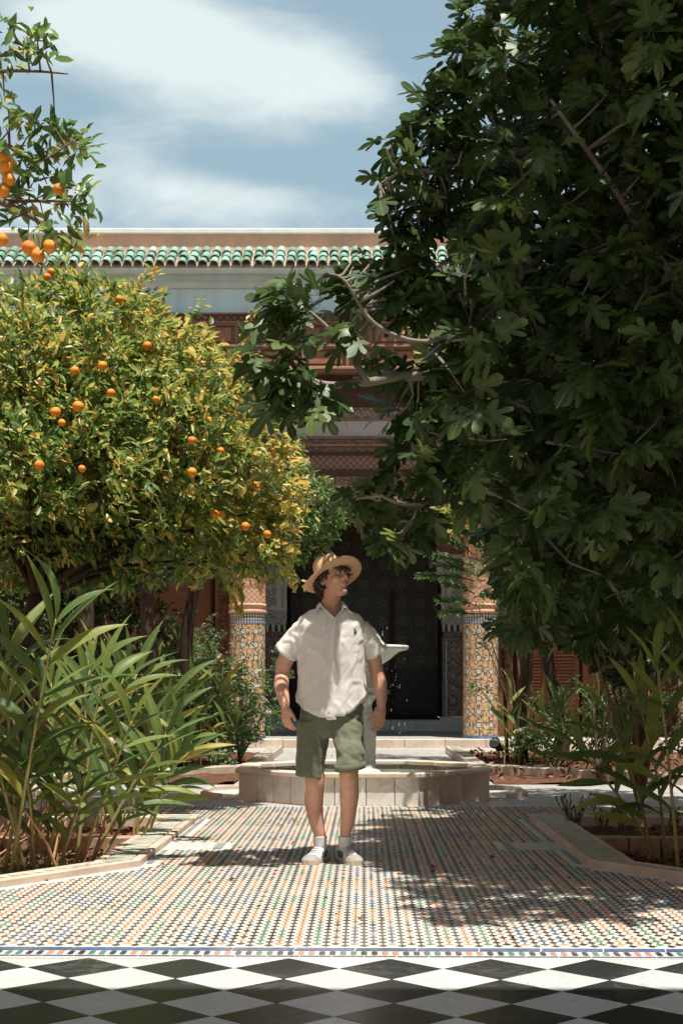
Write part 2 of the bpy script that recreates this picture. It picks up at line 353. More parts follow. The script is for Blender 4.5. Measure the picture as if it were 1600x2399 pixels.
M['citrus'] = leafmat('citrus_leaf', [(0,(.055,.12,.025)),(.35,(.12,.21,.04)),(.6,(.23,.30,.055)),(.8,(.38,.37,.08)),(.93,(.52,.40,.10)),(1,(.58,.36,.10))], .38, .38, .12)
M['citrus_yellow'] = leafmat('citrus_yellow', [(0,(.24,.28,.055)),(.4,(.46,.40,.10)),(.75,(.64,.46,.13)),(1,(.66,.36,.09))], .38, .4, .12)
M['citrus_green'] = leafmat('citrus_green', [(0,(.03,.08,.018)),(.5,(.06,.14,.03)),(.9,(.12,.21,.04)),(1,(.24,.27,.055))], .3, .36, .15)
M['fig'] = leafmat('fig_leaf', [(0,(.024,.052,.014)),(.5,(.045,.088,.021)),(.9,(.078,.128,.028)),(1,(.13,.17,.036))], .18, .44, .05, spec=.33, vein=(.14,.19,.08), veinw=.03)
M['ginger'] = leafmat('ginger_leaf', [(0,(.045,.09,.028)),(.4,(.085,.145,.04)),(.75,(.165,.225,.052)),(.95,(.25,.28,.06)),(1,(.38,.31,.07))], .40, .46, .08, vein=(.26,.29,.08), veinw=.07, tip=(.36,.18,.09), spec=.35)
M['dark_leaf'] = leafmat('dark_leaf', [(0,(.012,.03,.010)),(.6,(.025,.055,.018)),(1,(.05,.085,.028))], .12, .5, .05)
M['shrub'] = leafmat('shrub_leaf', [(0,(.02,.05,.018)),(.5,(.045,.095,.028)),(.9,(.10,.16,.045)),(1,(.16,.2,.06))], .28, .5, .2)
M['conifer'] = leafmat('feathery_leaf', [(0,(.04,.10,.03)),(.6,(.09,.18,.05)),(1,(.16,.24,.07))], .3, .5, .1)
M['grass'] = leafmat('grass_blade', [(0,(.03,.06,.03)),(.6,(.06,.10,.05)),(1,(.12,.16,.07))], .2, .5, .1)
M['stem'] = simple('cane_stem', (.30,.25,.09), .5, .25, 14, c2=(.16,.17,.06))
M['dry'] = simple('dry_leaf', (.42,.22,.11), .8, .3, 14)
M['petal'] = simple('rose_petal', (.78,.74,.66), .7, .1, 10)
M['petal_old'] = simple('wilted_petal', (.52,.30,.19), .8, .2, 14)
# ================================================================ the setting
def struct(o): o['kind'] = 'structure'; return o
g = mk('ground', [(-300,-300,-.32),(300,-300,-.32),(300,600,-.32),(-300,600,-.32)], [(0,1,2,3)], simple('ground_earth', (.34,.24,.17), .95, .2, .6, spec=.1)); struct(g)

def paving_mat():
    m, N, b, o = material('paving_zellij')
    t = N.new('ShaderNodeTexCoord').outputs['Object']; x, y, z = N.sep(t)
    base = N.ramp(N.noise(t, 2.2, 5, .6), [(.3,(.52,.495,.45)),(.7,(.65,.625,.58))])
    p = .077; a = N.m('FRACT', N.m('ADD', N.m('DIVIDE', x, p), N.m('DIVIDE', y, p))); c = N.m('FRACT', N.m('SUBTRACT', N.m('DIVIDE', x, p), N.m('DIVIDE', y, p)))
    dark = N.m('MULTIPLY', N.m('LESS_THAN', a, .60), N.m('LESS_THAN', c, .60))
    n2 = N.noise(N.mapping(t, scale=(2.2, 1.2, 1)), 2.0, 2); n3 = N.noise(N.mapping(t, scale=(12.9, 3.1, 1)), 1.0, 1)
    tint = N.ramp(n3, [(.36,(.045,.05,.05)),(.48,(.10,.17,.22)),(.56,(.045,.045,.04)),(.64,(.40,.19,.08))], 'CONSTANT')
    far = N.mix(dark, base, tint); far = N.mix(N.m('MULTIPLY', N.smooth(n2, .5, .7), .35), far, (.30,.38,.42))
    gy = N.new('ShaderNodeNewGeometry').outputs['Position']; wy = N.sep(gy)[1]
    N.put(b.inputs['Base Color'], N.mix(N.m('GREATER_THAN', wy, 12.36), base, far)); b.inputs['Roughness'].default_value = .38
    return m
PAVE = [[(-7,5.43),(7,5.43),(7,6.9),(2.2,6.9),(-2.2,6.9),(-7,6.9)], [(-2.2,6.9),(2.2,6.9),(1.3,8.24),(-1.3,8.24)], [(-1.3,8.24),(1.3,8.24),(1.3,11.2),(-1.3,11.2)],
        [(-8,11.2),(-1.3,11.2),(1.3,11.2),(8,11.2),(8,15.1),(3.4,15.1),(1.3,17.1),(-1.3,17.1),(-3.4,15.1),(-8,15.1)],
        [(-1.3,17.1),(1.3,17.1),(1.3,22.7),(-1.3,22.7)], [(-9,22.7),(-1.3,22.7),(1.3,22.7),(9,22.7),(9,24.5),(-9,24.5)]]
V, Fc = [], []
for poly in PAVE:
    b0 = len(V); V += [(x,y,0) for x,y in poly]; Fc.append(tuple(range(b0, b0+len(poly))))
    n = len(poly); b1 = len(V); V += [(x,y,-.3) for x,y in poly]
    Fc += [(b0+(i+1)%n, b0+i, b1+i, b1+(i+1)%n) for i in range(n)]
paving = struct(mk('paving', V, Fc, paving_mat(), org=(0,0,0)))
def SK(x, y): return y-.018*x if y < 5.9 else y           # the gallery edge runs slightly off square

# --- mosaic tiles of the path
def dia(x, y, w, h, z0, z1):
    return [(x,y-h,z1),(x+w,y,z1),(x,y+h,z1),(x-w,y,z1),(x,y-h,z0),(x+w,y,z0),(x,y+h,z0),(x-w,y,z0)]
DF = [(0,1,2,3),(0,4,5,1),(1,5,6,2),(2,6,7,3),(3,7,4,0)]
TM = [M['t_black'], M['t_orange'], M['t_green'], M['t_blue']]
PX_ = .077
tiles = []
def on_path(x, y):
    if y < 6.9: return abs(x) < 2.6
    if y > 11.22: return abs(x) < 2.8
    lim = 1.3 if y > 8.24 else 1.3+(8.24-y)/1.34*.9
    if abs(x) > lim-.10: return False
    if 9.08 < y < 9.52 and .88 < abs(x) < 1.34: return False
    return True
j = 0; y = 5.70
while y < 12.35:
    for i in range(-36, 37):
        x = i*PX_+(PX_/2 if j % 2 else 0)
        if not on_path(x, y) or abs(xf(0, y))+.2 < -x or abs(xf(1600, y))+.2 < x: continue
        if j % 2 == 0: c = 0
        else:
            u = (i+4) % 9-4; v = ((j//2)+3) % 13-6; r = max(abs(u), abs(v)*.75)
            c = 1 if r > 3.6 else 2 if r > 2.6 else (0 if r > 1.6 and (u+v) % 2 else 1) if r > 1.6 else 3 if r > .5 else 1
            if (i % 9 == 4) and abs(v) < 2: c = 2
        tiles.append((x, SK(x, y), c))
    j += 1; y += PX_/2
tile_me = []
for c in range(4):
    me = bpy.data.meshes.new('zellij_tile'); me.from_pydata(dia(0,0,.0180,.0215,-.004,.0028), [], DF); me.materials.append(TM[c]); tile_me.append(me)
vis = sorted([t for t in tiles if 0 < PX+t[0]*F/t[1] < 1600], key=lambda t: t[1])
near = set(vis[:290])
for x, y, c in vis[:290]: link('zellij_tile', tile_me[c], paving, (x,y,0))
V, Fc, mi = [], [], []
for t in tiles:
    if t in near: continue
    b0 = len(V); V += dia(t[0], t[1], .0180+random.uniform(-.0015,.001), .0215, -.004, .0028); Fc += [tuple(b0+k for k in f) for f in DF]; mi += [t[2]]*5
for t in tiles:                                              # tiny dark squares where the points meet
    b0 = len(V); V += dia(t[0], t[1]+PX_/2, .0045, .0085, -.004, .0025); Fc += [tuple(b0+k for k in f) for f in DF]; mi += [0]*5
zs = mk('zellij_mosaic', V, Fc, TM, paving, org=(0,8,0), kind='stuff'); zs.data.polygons.foreach_set('material_index', mi)

# --- border between mosaic and gallery: blue bar, small strip, thin line
x = -2.2; ln = .245
while x < 2.2:
    l = ln*random.choice((1,1,1,1,.98,.62))
    V = [(x+.003,SK(x,5.585)),(x+l-.003,SK(x+l,5.585)),(x+l+.004,SK(x+l,5.64)),(x+.010,SK(x,5.64))]
    if -1.6 < x < 1.5: prism('border_tile', V, -.01, .004, M['t_blue'], paving)
    x += l
V, Fc, mi = [], [], []
for i in range(-80, 81):
    x = i*.0205*1.0; c = (0,0,1,1,0,0,2,2)[i//2 % 8]
    if i % 2: continue
    for yy, w in ((5.512,.0125),(5.535,.0125),(5.559,.0125)):
        b0 = len(V); V += dia(x+(.0 if yy != 5.535 else 0), SK(x,yy), w, .0118, -.004, .003); Fc += [tuple(b0+k for k in f) for f in DF]; mi += [c]*5
ms = mk('border_mosaic', V, Fc, TM, paving, org=(0,5.5,0), kind='stuff'); ms.data.polygons.foreach_set('material_index', mi)
for k in range(-14, 14):
    x0 = k*.125; prism('edge_tile', [(x0+.002,SK(x0,5.462)),(x0+.123,SK(x0+.125,5.462)),(x0+.123,SK(x0+.125,5.480)),(x0+.002,SK(x0,5.480))], -.01, .003, M['t_blue'], paving)

# --- gallery floor of black and white marble
gf = struct(box('gallery_floor', -9, 9, -6, 5.46, -.3, -.006, M['grout']))
D_ = .3864; hd = D_/2-.0028
def tile_poly(cx, cy, clip=None):
    p = [(cx-hd,cy),(cx,cy-hd),(cx+hd,cy),(cx,cy+hd)]
    if clip: p = [(cx-hd,cy),(cx,cy-hd),(cx+hd,cy)]
    p = [(a+random.uniform(-.0012,.0012), SK(a, b)+random.uniform(-.0012,.0012)) for a, b in p]
    return p
for jj in range(0, 5):
    for k in range(-5, 6):
        cx = -.095+(k+.5)*D_; cy = 5.247-jj*D_
        prism('marble_tile', tile_poly(cx, cy), -.03, random.uniform(-.0006,.0006), M['black_tile'], gf, bev=.0012)
        cx = -.095+k*D_; cy = 5.247-D_/2-jj*D_
        prism('marble_tile', tile_poly(cx, cy), -.03, random.uniform(-.0006,.0006), M['white_tile'], gf, bev=.0012)
for k in range(-5, 6):
    prism('marble_tile', tile_poly(-.095+k*D_, 5.247+D_/2, True), -.03, 0, M['white_tile'], gf, bev=.0012)

# ---------------------------------------------------------------- planting beds
def lerp2(a, b, t): return (a[0]+(b[0]-a[0])*t, a[1]+(b[1]-a[1])*t)
def kerb_run(par, p0, p1, q0, q1, z=.042, stone=.52, stripes=True, sV=None):
    """p: outer edge on the paving, q: inner edge at the soil; stones, striped tiles, inner stones"""
    L = math.dist(p0, p1); n = max(1, round(L/stone)); wi = math.dist(p0, q0)
    fo = .055/max(math.dist(p0,q0), .1); fi = 1-.05/max(math.dist(p0,q0), .1)
    for i in range(n):
        t0 = i/n+.003/L; t1 = (i+1)/n-.003/L; dz = random.uniform(-.003,.003)
        a, b = lerp2(p0,p1,t0), lerp2(p0,p1,t1); c, d = lerp2(lerp2(p0,p1,t1),lerp2(q0,q1,t1),fo), lerp2(lerp2(p0,p1,t0),lerp2(q0,q1,t0),fo)
        prism('kerb_stone', [a,b,c,d], -.25, z+dz, M['kerb'], par, bev=.006)
        a, b = lerp2(lerp2(p0,p1,t0),lerp2(q0,q1,t0),fi), lerp2(lerp2(p0,p1,t1),lerp2(q0,q1,t1),fi); c, d = lerp2(q0,q1,t1), lerp2(q0,q1,t0)
        prism('inner_stone', [a,b,c,d], -.25, z+dz+.002, M['kerb'], par, bev=.005)
    prism('tile_bed', [lerp2(p0,q0,fo),lerp2(p1,q1,fo),lerp2(p1,q1,fi),lerp2(p0,q0,fi)], -.22, z-.008, M['grout'], par)
    V, Fc, mi = [], [], []; m_ = max(2, int(L/.046))
    for i in range(m_):
        t0 = (i+.06)/m_; t1 = (i+.94)/m_
        quad = [lerp2(lerp2(p0,p1,t0),lerp2(q0,q1,t0),fo+.03), lerp2(lerp2(p0,p1,t1),lerp2(q0,q1,t1),fo+.03), lerp2(lerp2(p0,p1,t1),lerp2(q0,q1,t1),fi-.03), lerp2(lerp2(p0,p1,t0),lerp2(q0,q1,t0),fi-.03)]
        b0 = len(V); V += [(x,y,z-.001+random.uniform(-.001,.001)) for x,y in quad]+[(x,y,z-.03) for x,y in quad]
        Fc += [tuple(b0+k for k in f) for f in [(0,1,2,3),(0,4,5,1),(1,5,6,2),(2,6,7,3),(3,7,4,0)]]; mi += [i % 2]*5
    o = mk('striped_tiles', V, Fc, [M['kerb_cream'], M['kerb_green']], par, kind='stuff'); o.data.polygons.foreach_set('material_index', mi)
def bed_sheet(name, poly, z, seed, dens=1.0):
    """uneven soil inside a polygon"""
    xs = [p[0] for p in poly]; ys = [p[1] for p in poly]; st = .09
    nx = int((max(xs)-min(xs))/st)+1; ny = int((max(ys)-min(ys))/st)+1
    V = [(min(xs)+i*(max(xs)-min(xs))/nx, min(ys)+k*(max(ys)-min(ys))/ny, 0) for k in range(ny+1) for i in range(nx+1)]
    V = [(x,y,z+.035*mnoise.noise(Vector((x*3,y*3,seed)))+.02*mnoise.noise(Vector((x*11,y*11,seed)))) for x,y,_ in V]
    Fc = [(k*(nx+1)+i, k*(nx+1)+i+1, (k+1)*(nx+1)+i+1, (k+1)*(nx+1)+i) for k in range(ny) for i in range(nx)]
    return struct(mk(name, V, Fc, M['soil'], org=(0,0,z), smooth=True))
kl = thing('planter_kerb', 'low marble kerb with green striped tiles around the sunlit bed of broad leaved plants', 'kerb', (-1.4,8.24,0))
kr = thing('planter_kerb', 'low marble kerb with striped tiles around the dark shaded bed at right front', 'kerb', (1.4,8.24,0))
for s, par in ((-1,kl),(1,kr)):
    o1, o2, o3, o4 = (s*1.30,8.24), (s*1.30,11.2), (s*6,11.2), (s*2.25,6.83)
    i1, i2, i3, i4 = (s*1.555,8.14), (s*1.555,10.95), (s*6,10.95), (s*2.33,6.98)
    if s < 0: kerb_run(par, o4, o1, i4, i1); kerb_run(par, o1, o2, i1, i2); kerb_run(par, o2, o3, i2, i3)
    else: kerb_run(par, o1, o4, i1, i4); kerb_run(par, o2, o1, i2, i1); kerb_run(par, o3, o2, i3, i2)
    bed_sheet('soil_bed', [(s*1.5,6.95),(s*6,9.55)], -.10, 3+s); bed_sheet('soil_bed', [(s*1.5,9.5),(s*6,11.0)], -.03, 8+s)
    # brick divider across the bed
    for k in range(12):
        x0 = 1.56+k*.215; xa, xb = sorted((s*x0, s*(x0+.205)))
        box('divider_brick', xa, xb, 9.46, 9.60, -.2, .035+random.uniform(-.004,.004), M['brick'], par, bev=.005)
fl = thing('planter_kerb', 'pale low kerb of the rear bed behind the fountain on the rose bush side', 'kerb', (-1.4,17.1,0))
fr = thing('planter_kerb', 'long low kerb of the rear bed behind the fountain in the right shade', 'kerb', (1.4,17.1,0))
for s, par in ((-1,fl),(1,fr)):
    o0, o1, o2, o3 = (s*1.30,22.7), (s*1.30,17.1), (s*3.4,15.1), (s*6.5,15.1)
    i0, i1, i2, i3 = (s*1.5,22.5), (s*1.5,17.22), (s*3.5,15.33), (s*6.5,15.33)
    seq = [(o0,o1,i0,i1),(o1,o2,i1,i2),(o2,o3,i2,i3)]
    for a, b, c, d in seq:
        if s < 0: kerb_run(par, a, b, c, d, z=.11, stone=.7)
        else: kerb_run(par, b, a, d, c, z=.11, stone=.7)
    bed_sheet('soil_bed', [(s*1.4,15.2),(s*7,22.6)], .02, 15+s)
# white drain slabs with blue tile in the path
for s, lab in ((-1,'flat white marble drain slab set in the sunlit mosaic by the left kerb'),(1,'flat white marble drain slab set in the shaded mosaic by the right kerb')):
    t = thing('drain_slab', lab, 'paving slab', (s*1.15,9.3,0))
    def sx_(a, b): return sorted((s*a, s*b))
    a, b = sx_(1.03, 1.295); box('slab', a, b, 9.12, 9.48, -.02, .006, M['white_tile'], t, bev=.002)
    a, b = sx_(.985, 1.02); box('trim', a, b, 9.12, 9.48, -.02, .005, M['kerb_cream'], t)
    a, b = sx_(.92, .975); box('blue_tile', a, b, 9.12, 9.48, -.02, .005, M['t_slate'], t)
for s in (-1, 1):
    for k in range(24):
        y0 = 8.35+k*.118
        if 9.0 < y0 < 9.5: continue
        a, b = sorted((s*1.252, s*1.285)); box('border_tile', a, b, y0, y0+.112, -.02, .004, M['t_slate'], paving)

# ---------------------------------------------------------------- fountain
FC = (0.0, 13.6); AP = 1.16
ft = thing('fountain', 'octagonal marble fountain basin with tall pedestal bowl behind the walking man', 'fountain', (FC[0],FC[1],0))
def octo(ap, rot=0.0): 
    rr = ap/math.cos(math.pi/8); return [(FC[0]+rr*math.cos(R(22.5+45*k+rot)), FC[1]+rr*math.sin(R(22.5+45*k+rot))) for k in range(8)]
ow, iw = octo(AP), octo(AP-.07)
core = octo(AP-.022)
V = []; Fc = []
for k in range(8):
    a, b, c, d = core[k], core[(k+1)%8], iw[(k+1)%8], iw[k]
    prism('wall_core', [a,b,c,d], -.02, .245, M['grout'], ft)
    ws = [0, .23, .52, .78, 1] if k in (5,) else [0,.3,.62,1] if k == 6 else [0,.27,.5,.74,1]
    for w0, w1 in zip(ws[:-1], ws[1:]):
        p0, p1 = lerp2(ow[k],ow[(k+1)%8],w0+.004), lerp2(ow[k],ow[(k+1)%8],w1-.004); q0, q1 = lerp2(core[k],core[(k+1)%8],w0+.004), lerp2(core[k],core[(k+1)%8],w1-.004)
        prism('marble_panel', [p0,p1,q1,q0], -.02, .247, M['marble_panel'], ft, bev=.0025)
    ro, ri = octo(AP+.035), octo(AP-.15)
    for w0, w1 in ((.002,.5),(.5,.998)):
        prism('rim_slab', [lerp2(ro[k],ro[(k+1)%8],w0+.002),lerp2(ro[k],ro[(k+1)%8],w1-.002),lerp2(ri[k],ri[(k+1)%8],w1-.002),lerp2(ri[k],ri[(k+1)%8],w0+.002)], .249, .292+random.uniform(-.001,.001), M['marble_rim'], ft, bev=.008)
prism('basin_floor', octo(AP-.06), .0, .06, M['marble_bowl'], ft)
def water_mat():
    m, N, b, o = material('water')
    b.inputs['Base Color'].default_value = (.55,.62,.58,1); b.inputs['Roughness'].default_value = .04; b.inputs['Transmission Weight'].default_value = .75; b.inputs['IOR'].default_value = 1.33
    bp = N.new('ShaderNodeBump'); bp.inputs['Strength'].default_value = .35; bp.inputs['Distance'].default_value = .02
    N.put(bp.inputs['Height'], N.noise(N.new('ShaderNodeTexCoord').outputs['Object'], 14, 4, .6, .5)); N.l.new(bp.outputs[0], b.inputs['Normal'])
    return m
M['water'] = water_mat()
wv_ = octo(AP-.071); mk('water', [(x,y,.205) for x,y in wv_], [tuple(range(8))], M['water'], ft)
ped = lathe('pedestal', [(.17,.05),(.17,.22),(.15,.25),(.112,.27),(.112,.52),(.118,.60),(.108,.72),(.085,.80),(.070,.86),(.082,.90),(.118,.955),(.122,.975),(.10,.985),(.10,1.015),(.125,1.025),(.125,1.05),(.095,1.06),(.082,1.10),(.075,1.18),(.09,1.23),(.12,1.25)], FC[0], FC[1], M['marble_bowl'], ft)
nb = 48; rings = []
for r, z, sc in ((.10,1.245,.0),(.17,1.262,.05),(.26,1.32,.09),(.335,1.385,.07),(.40,1.402,.0),(.425,1.412,0),(.43,1.43,0),(.42,1.446,0),(.39,1.448,0),(.36,1.43,0),(.2,1.36,0),(.03,1.34,0)):
    rings.append([(FC[0]+r*(1+sc*(abs(math.sin(6*math.pi*2*k/nb/2))-.5))*math.cos(2*math.pi*k/nb), FC[1]+r*(1+sc*(abs(math.sin(6*math.pi*2*k/nb/2))-.5))*math.sin(2*math.pi*k/nb), z) for k in range(nb)])
Vb, Fb = rings_geo(rings); mk('bowl', Vb, Fb, M['marble_bowl'], ft, org=(FC[0],FC[1],1.245), smooth=True)
lathe('bowl_water', [(.385,1.436),(.38,1.4385)], FC[0], FC[1], M['water'], ft)
lathe('spout', [(.02,1.35),(.02,1.5),(.03,1.51),(.012,1.53)], FC[0], FC[1], M['marble_bowl'], ft, n=12)
V, Fc = [], []
for k in range(170):                                  # falling drops around the bowl
    a = random.uniform(0, 2*math.pi); r = random.choice((.29,.33,.36,.42,.43))+random.uniform(-.02,.02); z = random.uniform(.24,1.38) if random.random() < .88 else random.uniform(1.42,1.62)
    if z > 1.4: r = random.uniform(.05,.3)
    x, y = FC[0]+r*math.cos(a), FC[1]+r*math.sin(a); s = random.uniform(.0018,.0036); l = s*random.uniform(2,6)
    b0 = len(V); V += [(x,y,z-l),(x+s,y,z-.2*l),(x,y+s,z-.2*l),(x-s,y,z-.2*l),(x,y-s,z-.2*l),(x,y,z+l)]
    for q in range(4): Fc += [(b0,b0+1+(q+1)%4,b0+1+q),(b0+5,b0+1+q,b0+1+(q+1)%4)]
wd_ = mk('water_drops', V, Fc, simple('water_drop', (.8,.85,.85), .1, .05, 3, spec=.8), None, org=(0,13.6,.2)); tag(wd_, 'bright drops of water falling from the fountain bowl', 'water', kind='stuff')
# shallow white marble troughs either side of the basin
for s, lab in ((-1,'shallow white marble trough beside the fountain, left of the man'),(1,'shallow white marble trough beside the fountain, right of the man')):
    t = thing('fountain_trough', lab, 'trough', (s*1.4,13.7,0))
    def mir(l): return [(s*x,y) for x,y in l]
    prism('trough_floor', mir([(1.165,13.25),(1.36,13.25),(1.56,13.5),(1.56,14.2),(1.36,14.45),(1.165,14.45)]), -.02, .006, M['white_tile'], t)
    for a, b in (((1.36,14.45),(1.165,14.45)),((1.56,14.2),(1.36,14.45)),((1.56,13.5),(1.56,14.2)),((1.36,13.25),(1.56,13.5))):
        dx, dy = b[0]-a[0], b[1]-a[1]; L = math.hypot(dx,dy); nx, ny = dy/L*.045, -dx/L*.045
        prism('trough_kerb', mir([a, b, (b[0]-nx,b[1]-ny), (a[0]-nx,a[1]-ny)]), -.02, .05, M['kerb'], t, bev=.004)

# ---------------------------------------------------------------- palace
YB = 24.6
bd = thing('palace_building', 'palace pavilion with green tiled eave, carved cedar canopy and dark doorway', 'building', (0,25,0))
# platform
for k in range(-13, 13): box('platform_kerb', k*.7+.003, k*.7+.697, 24.46, 24.66, -.1, .15+random.uniform(-.002,.002), M['kerb'], bd, bev=.008)
box('platform', -9.1, 9.1, 24.66, 29.2, -.1, .146, paving.data.materials[0], bd)
def uvbox(name, x0,x1,y,z0,z1, mat, parent, thick=.05):
    o = mk(name, boxv(x0,x1,y,y+thick,z0,z1), BOXF, mat, parent)
    l = o.data.uv_layers.new(name='UVMap')
    for lp in o.data.loops:
        v = o.data.vertices[lp.vertex_index].co+ORG[o.name]; l.data[lp.index].uv = (v.x, v.z)
    return o
def column(cx, cy, label):
    c = thing('mosaic_column', label, 'column', (cx,cy,.148))
    n = 40; r = .312
    def cyl(nm, z0, z1, r0, mat, seg=1):
        V = []; uvs = []; Fc = []
        for zz in (z0, z1):
            for k in range(n+1):
                a = 2*math.pi*k/n; V.append((cx+r0*math.cos(a), cy+r0*math.sin(a), zz)); uvs.append((a*r0*1.0026, zz-.148 if 'merlon' not in mat.name else (zz-z0)/(z1-z0)))
        Fc = [(k,k+1,n+1+k+1,n+1+k) for k in range(n)]+[tuple(range(n))[::-1], tuple(n+1+k for k in range(n))]
        return mk(nm, V, Fc, mat, c, org=(cx,cy,z0), uv=uvs)
    cyl('base_ring', .148, .20, r+.008, M['t_blue']); cyl('mosaic_shaft', .20, 2.17, r, M['zel_col'])
    cyl('blue_ring', 2.17, 2.19, r+.006, M['t_blue']); cyl('small_band', 2.19, 2.235, r+.003, M['merlon']); cyl('blue_ring', 2.235, 2.25, r+.006, M['t_blue']); cyl('merlon_band', 2.25, 2.36, r+.003, M['merlon'])
    lathe('collar', [(r+.012,2.36),(r+.03,2.375),(r+.03,2.40),(r+.012,2.42),(r+.008,2.47),(r+.028,2.49),(r+.028,2.515),(r+.008,2.53)], cx, cy, M['pink_plain'], c, 40)
    cyl('lozenge_band', 2.53, 2.80, r+.006, M['stucco_loz'])
    rings = []
    for t, z in ((0,2.80),(.15,2.84),(.5,2.93),(.85,3.05),(1,3.10),(1,3.30)):
        ring = []
        for k in range(40):
            a = 2*math.pi*k/40; ca, sa = math.cos(a), math.sin(a); sq = 1/max(abs(ca),abs(sa)); rr = (r+.008)*(1-t)+(.315*min(sq,1.38))*t; ring.append((cx+rr*ca, cy+rr*sa, z))
        rings.append(ring)
    V, Fc = rings_geo(rings); mk('capital', V, Fc, M['stucco_pink'], c, org=(cx,cy,2.8))
    box('pier', cx-.30, cx+.30, cy-.29, cy+.29, 3.301, 4.385, M['wood_red'], c, bev=.01)
    for q in (-.22,-.08,.08,.22): box('pier_moulding', cx+q-.02, cx+q+.02, cy-.315, cy-.289, 3.32, 4.38, M['wood_red'], c, bev=.005)
    return c
column(-2.07, 25.2, 'mosaic column with carved capital partly behind the orange tree and rose bush')
column(2.07, 25.2, 'mosaic column at the right of the doorway behind feathery green branches')
column(5.9, 25.2, 'mosaic column glimpsed low between dark leaves at far right')
# canopy beam bands in the shade, front plane 25.1
YBm = 25.1
def band(nm, y0, y1, mat, proud=0.0, x0=-3.7, x1=3.7, bev=.0):
    return box(nm, x0, x1, YBm-proud, YBm+.3, zf(y1, YBm)+.0015, zf(y0, YBm)-.0015, mat, bd, bev=bev)
band('beam_moulding', 1160, 1174, M['wood'], .05, bev=.01); band('niche_board', 1114, 1160, M['wood_carved'])
band('beam_moulding', 1100, 1114, M['wood_dark'], .04, bev=.01); band('star_board', 1066, 1100, M['star_band'])
band('beam_moulding', 1059, 1066, M['wood_dark'], .05, bev=.008); band('floral_board', 1046, 1059, M['script_brown'], .01); band('beam_moulding', 1041, 1046, M['wood'], .06, bev=.006)
band('script_board', 1029, 1041, M['script_brown'], .01); band('beam_moulding', 1022, 1029, M['wood'], .04, bev=.006)
band('plaster_strip', 985, 1022, M['plaster_grey']); band('beam_moulding', 980, 985, M['wood'], .03); band('script_frieze', 961, 980, M['script'], .01); band('beam_moulding', 955, 961, M['script'], .04, bev=.008)
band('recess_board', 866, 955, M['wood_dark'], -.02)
for k in range(-9, 10):                              # little arched niches carved in the lowest board
    cx = k*.36; w = .135; zb, zt = zf(1158,YBm), zf(1117,YBm); pts = [(cx-w,YBm-.012,zb)]
    for q in range(0, 13):
        a = math.pi-q*math.pi/12; pts.append((cx+w*math.cos(a)*.98, YBm-.012, zt-.13+.12*math.sin(a)))
    pts.append((cx+w,YBm-.012,zb)); V, Fc = tube_geo(pts, .013, 6); mk('niche_arch', V, Fc, M['wood'], bd, smooth=True)
    box('niche_post', cx+.165, cx+.195, YBm-.03, YBm, zb, zt, M['wood'], bd, bev=.004)
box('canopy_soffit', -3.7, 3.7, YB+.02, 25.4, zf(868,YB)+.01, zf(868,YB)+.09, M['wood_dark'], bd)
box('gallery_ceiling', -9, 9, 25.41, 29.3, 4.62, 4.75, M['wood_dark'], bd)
# canopy face with coffers
def cz(y): return zf(y, YB)
XL, XR = -3.75, 3.75
box('canopy_board', XL, XR, YB+.05, YB+.13, cz(872), cz(733), M['wood'], bd)
def rail(y0, y1, proud, mat=M['wood'], nm='canopy_rail', b=.008): box(nm, XL, XR, YB-proud, YB+.049, cz(y1), cz(y0), mat, bd, bev=b)
rail(733, 737, .05); box('pierced_frieze', XL, XR, YB, YB+.049, cz(752), cz(737.3), M['wood_pierced'], bd); rail(752.3, 757, .03)
rail(808, 813, .03); rail(860, 866, .06); rail(866.3, 871, .03)
for row, (ya, yb, off) in enumerate(((757.3, 807.7, 0.0), (813.3, 859.7, .385))):
    x = XL+off-.77
    while x < XR:
        a, b = max(x, XL), min(x+.77, XR)
        if b-a > .12:
            box('coffer_stile', a+.002, a+.028, YB-.012, YB+.049, cz(yb), cz(ya), M['wood'], bd, bev=.004); box('coffer_stile', b-.028, b-.002, YB-.012, YB+.049, cz(yb), cz(ya), M['wood'], bd, bev=.004)
            box('coffer_stile', a+.030, b-.030, YB+.004, YB+.049, cz(ya)-.028, cz(ya)-.001, M['wood'], bd); box('coffer_stile', a+.030, b-.030, YB+.004, YB+.049, cz(yb)+.001, cz(yb)+.028, M['wood'], bd)
            if b-a > .2: box('coffer_panel', a+.09, b-.09, YB+.02, YB+.0495, cz(yb)+.06, cz(ya)-.06, M['wood_red'], bd, bev=.012)
        x += .77
for s in (-1, 1):                                    # carved brackets and side panels below the canopy
    for q in range(3):
        xa, xb = sorted((s*(1.42+q*.62), s*(1.98+q*.62))); box('side_panel', xa, xb, YB+.03, YB+.12, cz(905), cz(873), M['wood_red'], bd, bev=.01)
    prof = [(0,0),(.42,0),(.42,-.07),(.30,-.12),(.25,-.22),(.14,-.28),(.10,-.42),(0,-.48)]
    for xx in (1.30, 2.55, 3.6):
        V = []; z0 = cz(906)+.002
        for xo in (xx-.07, xx+.07): V += [(s*xo, 25.09-p*1.05, z0+q*.95) for p, q in prof]
        n = len(prof); Fc = [tuple(range(n)), tuple(range(2*n-1,n-1,-1))]+[(i,(i+1)%n,n+(i+1)%n,n+i) for i in range(n)]
        mk('bracket', V, Fc, M['wood_red'], bd)
    xa, xb = sorted((s*1.36, s*1.42)); box('side_post', xa, xb, YB+.0, YB+.12, cz(944), cz(873), M['plaster'], bd)
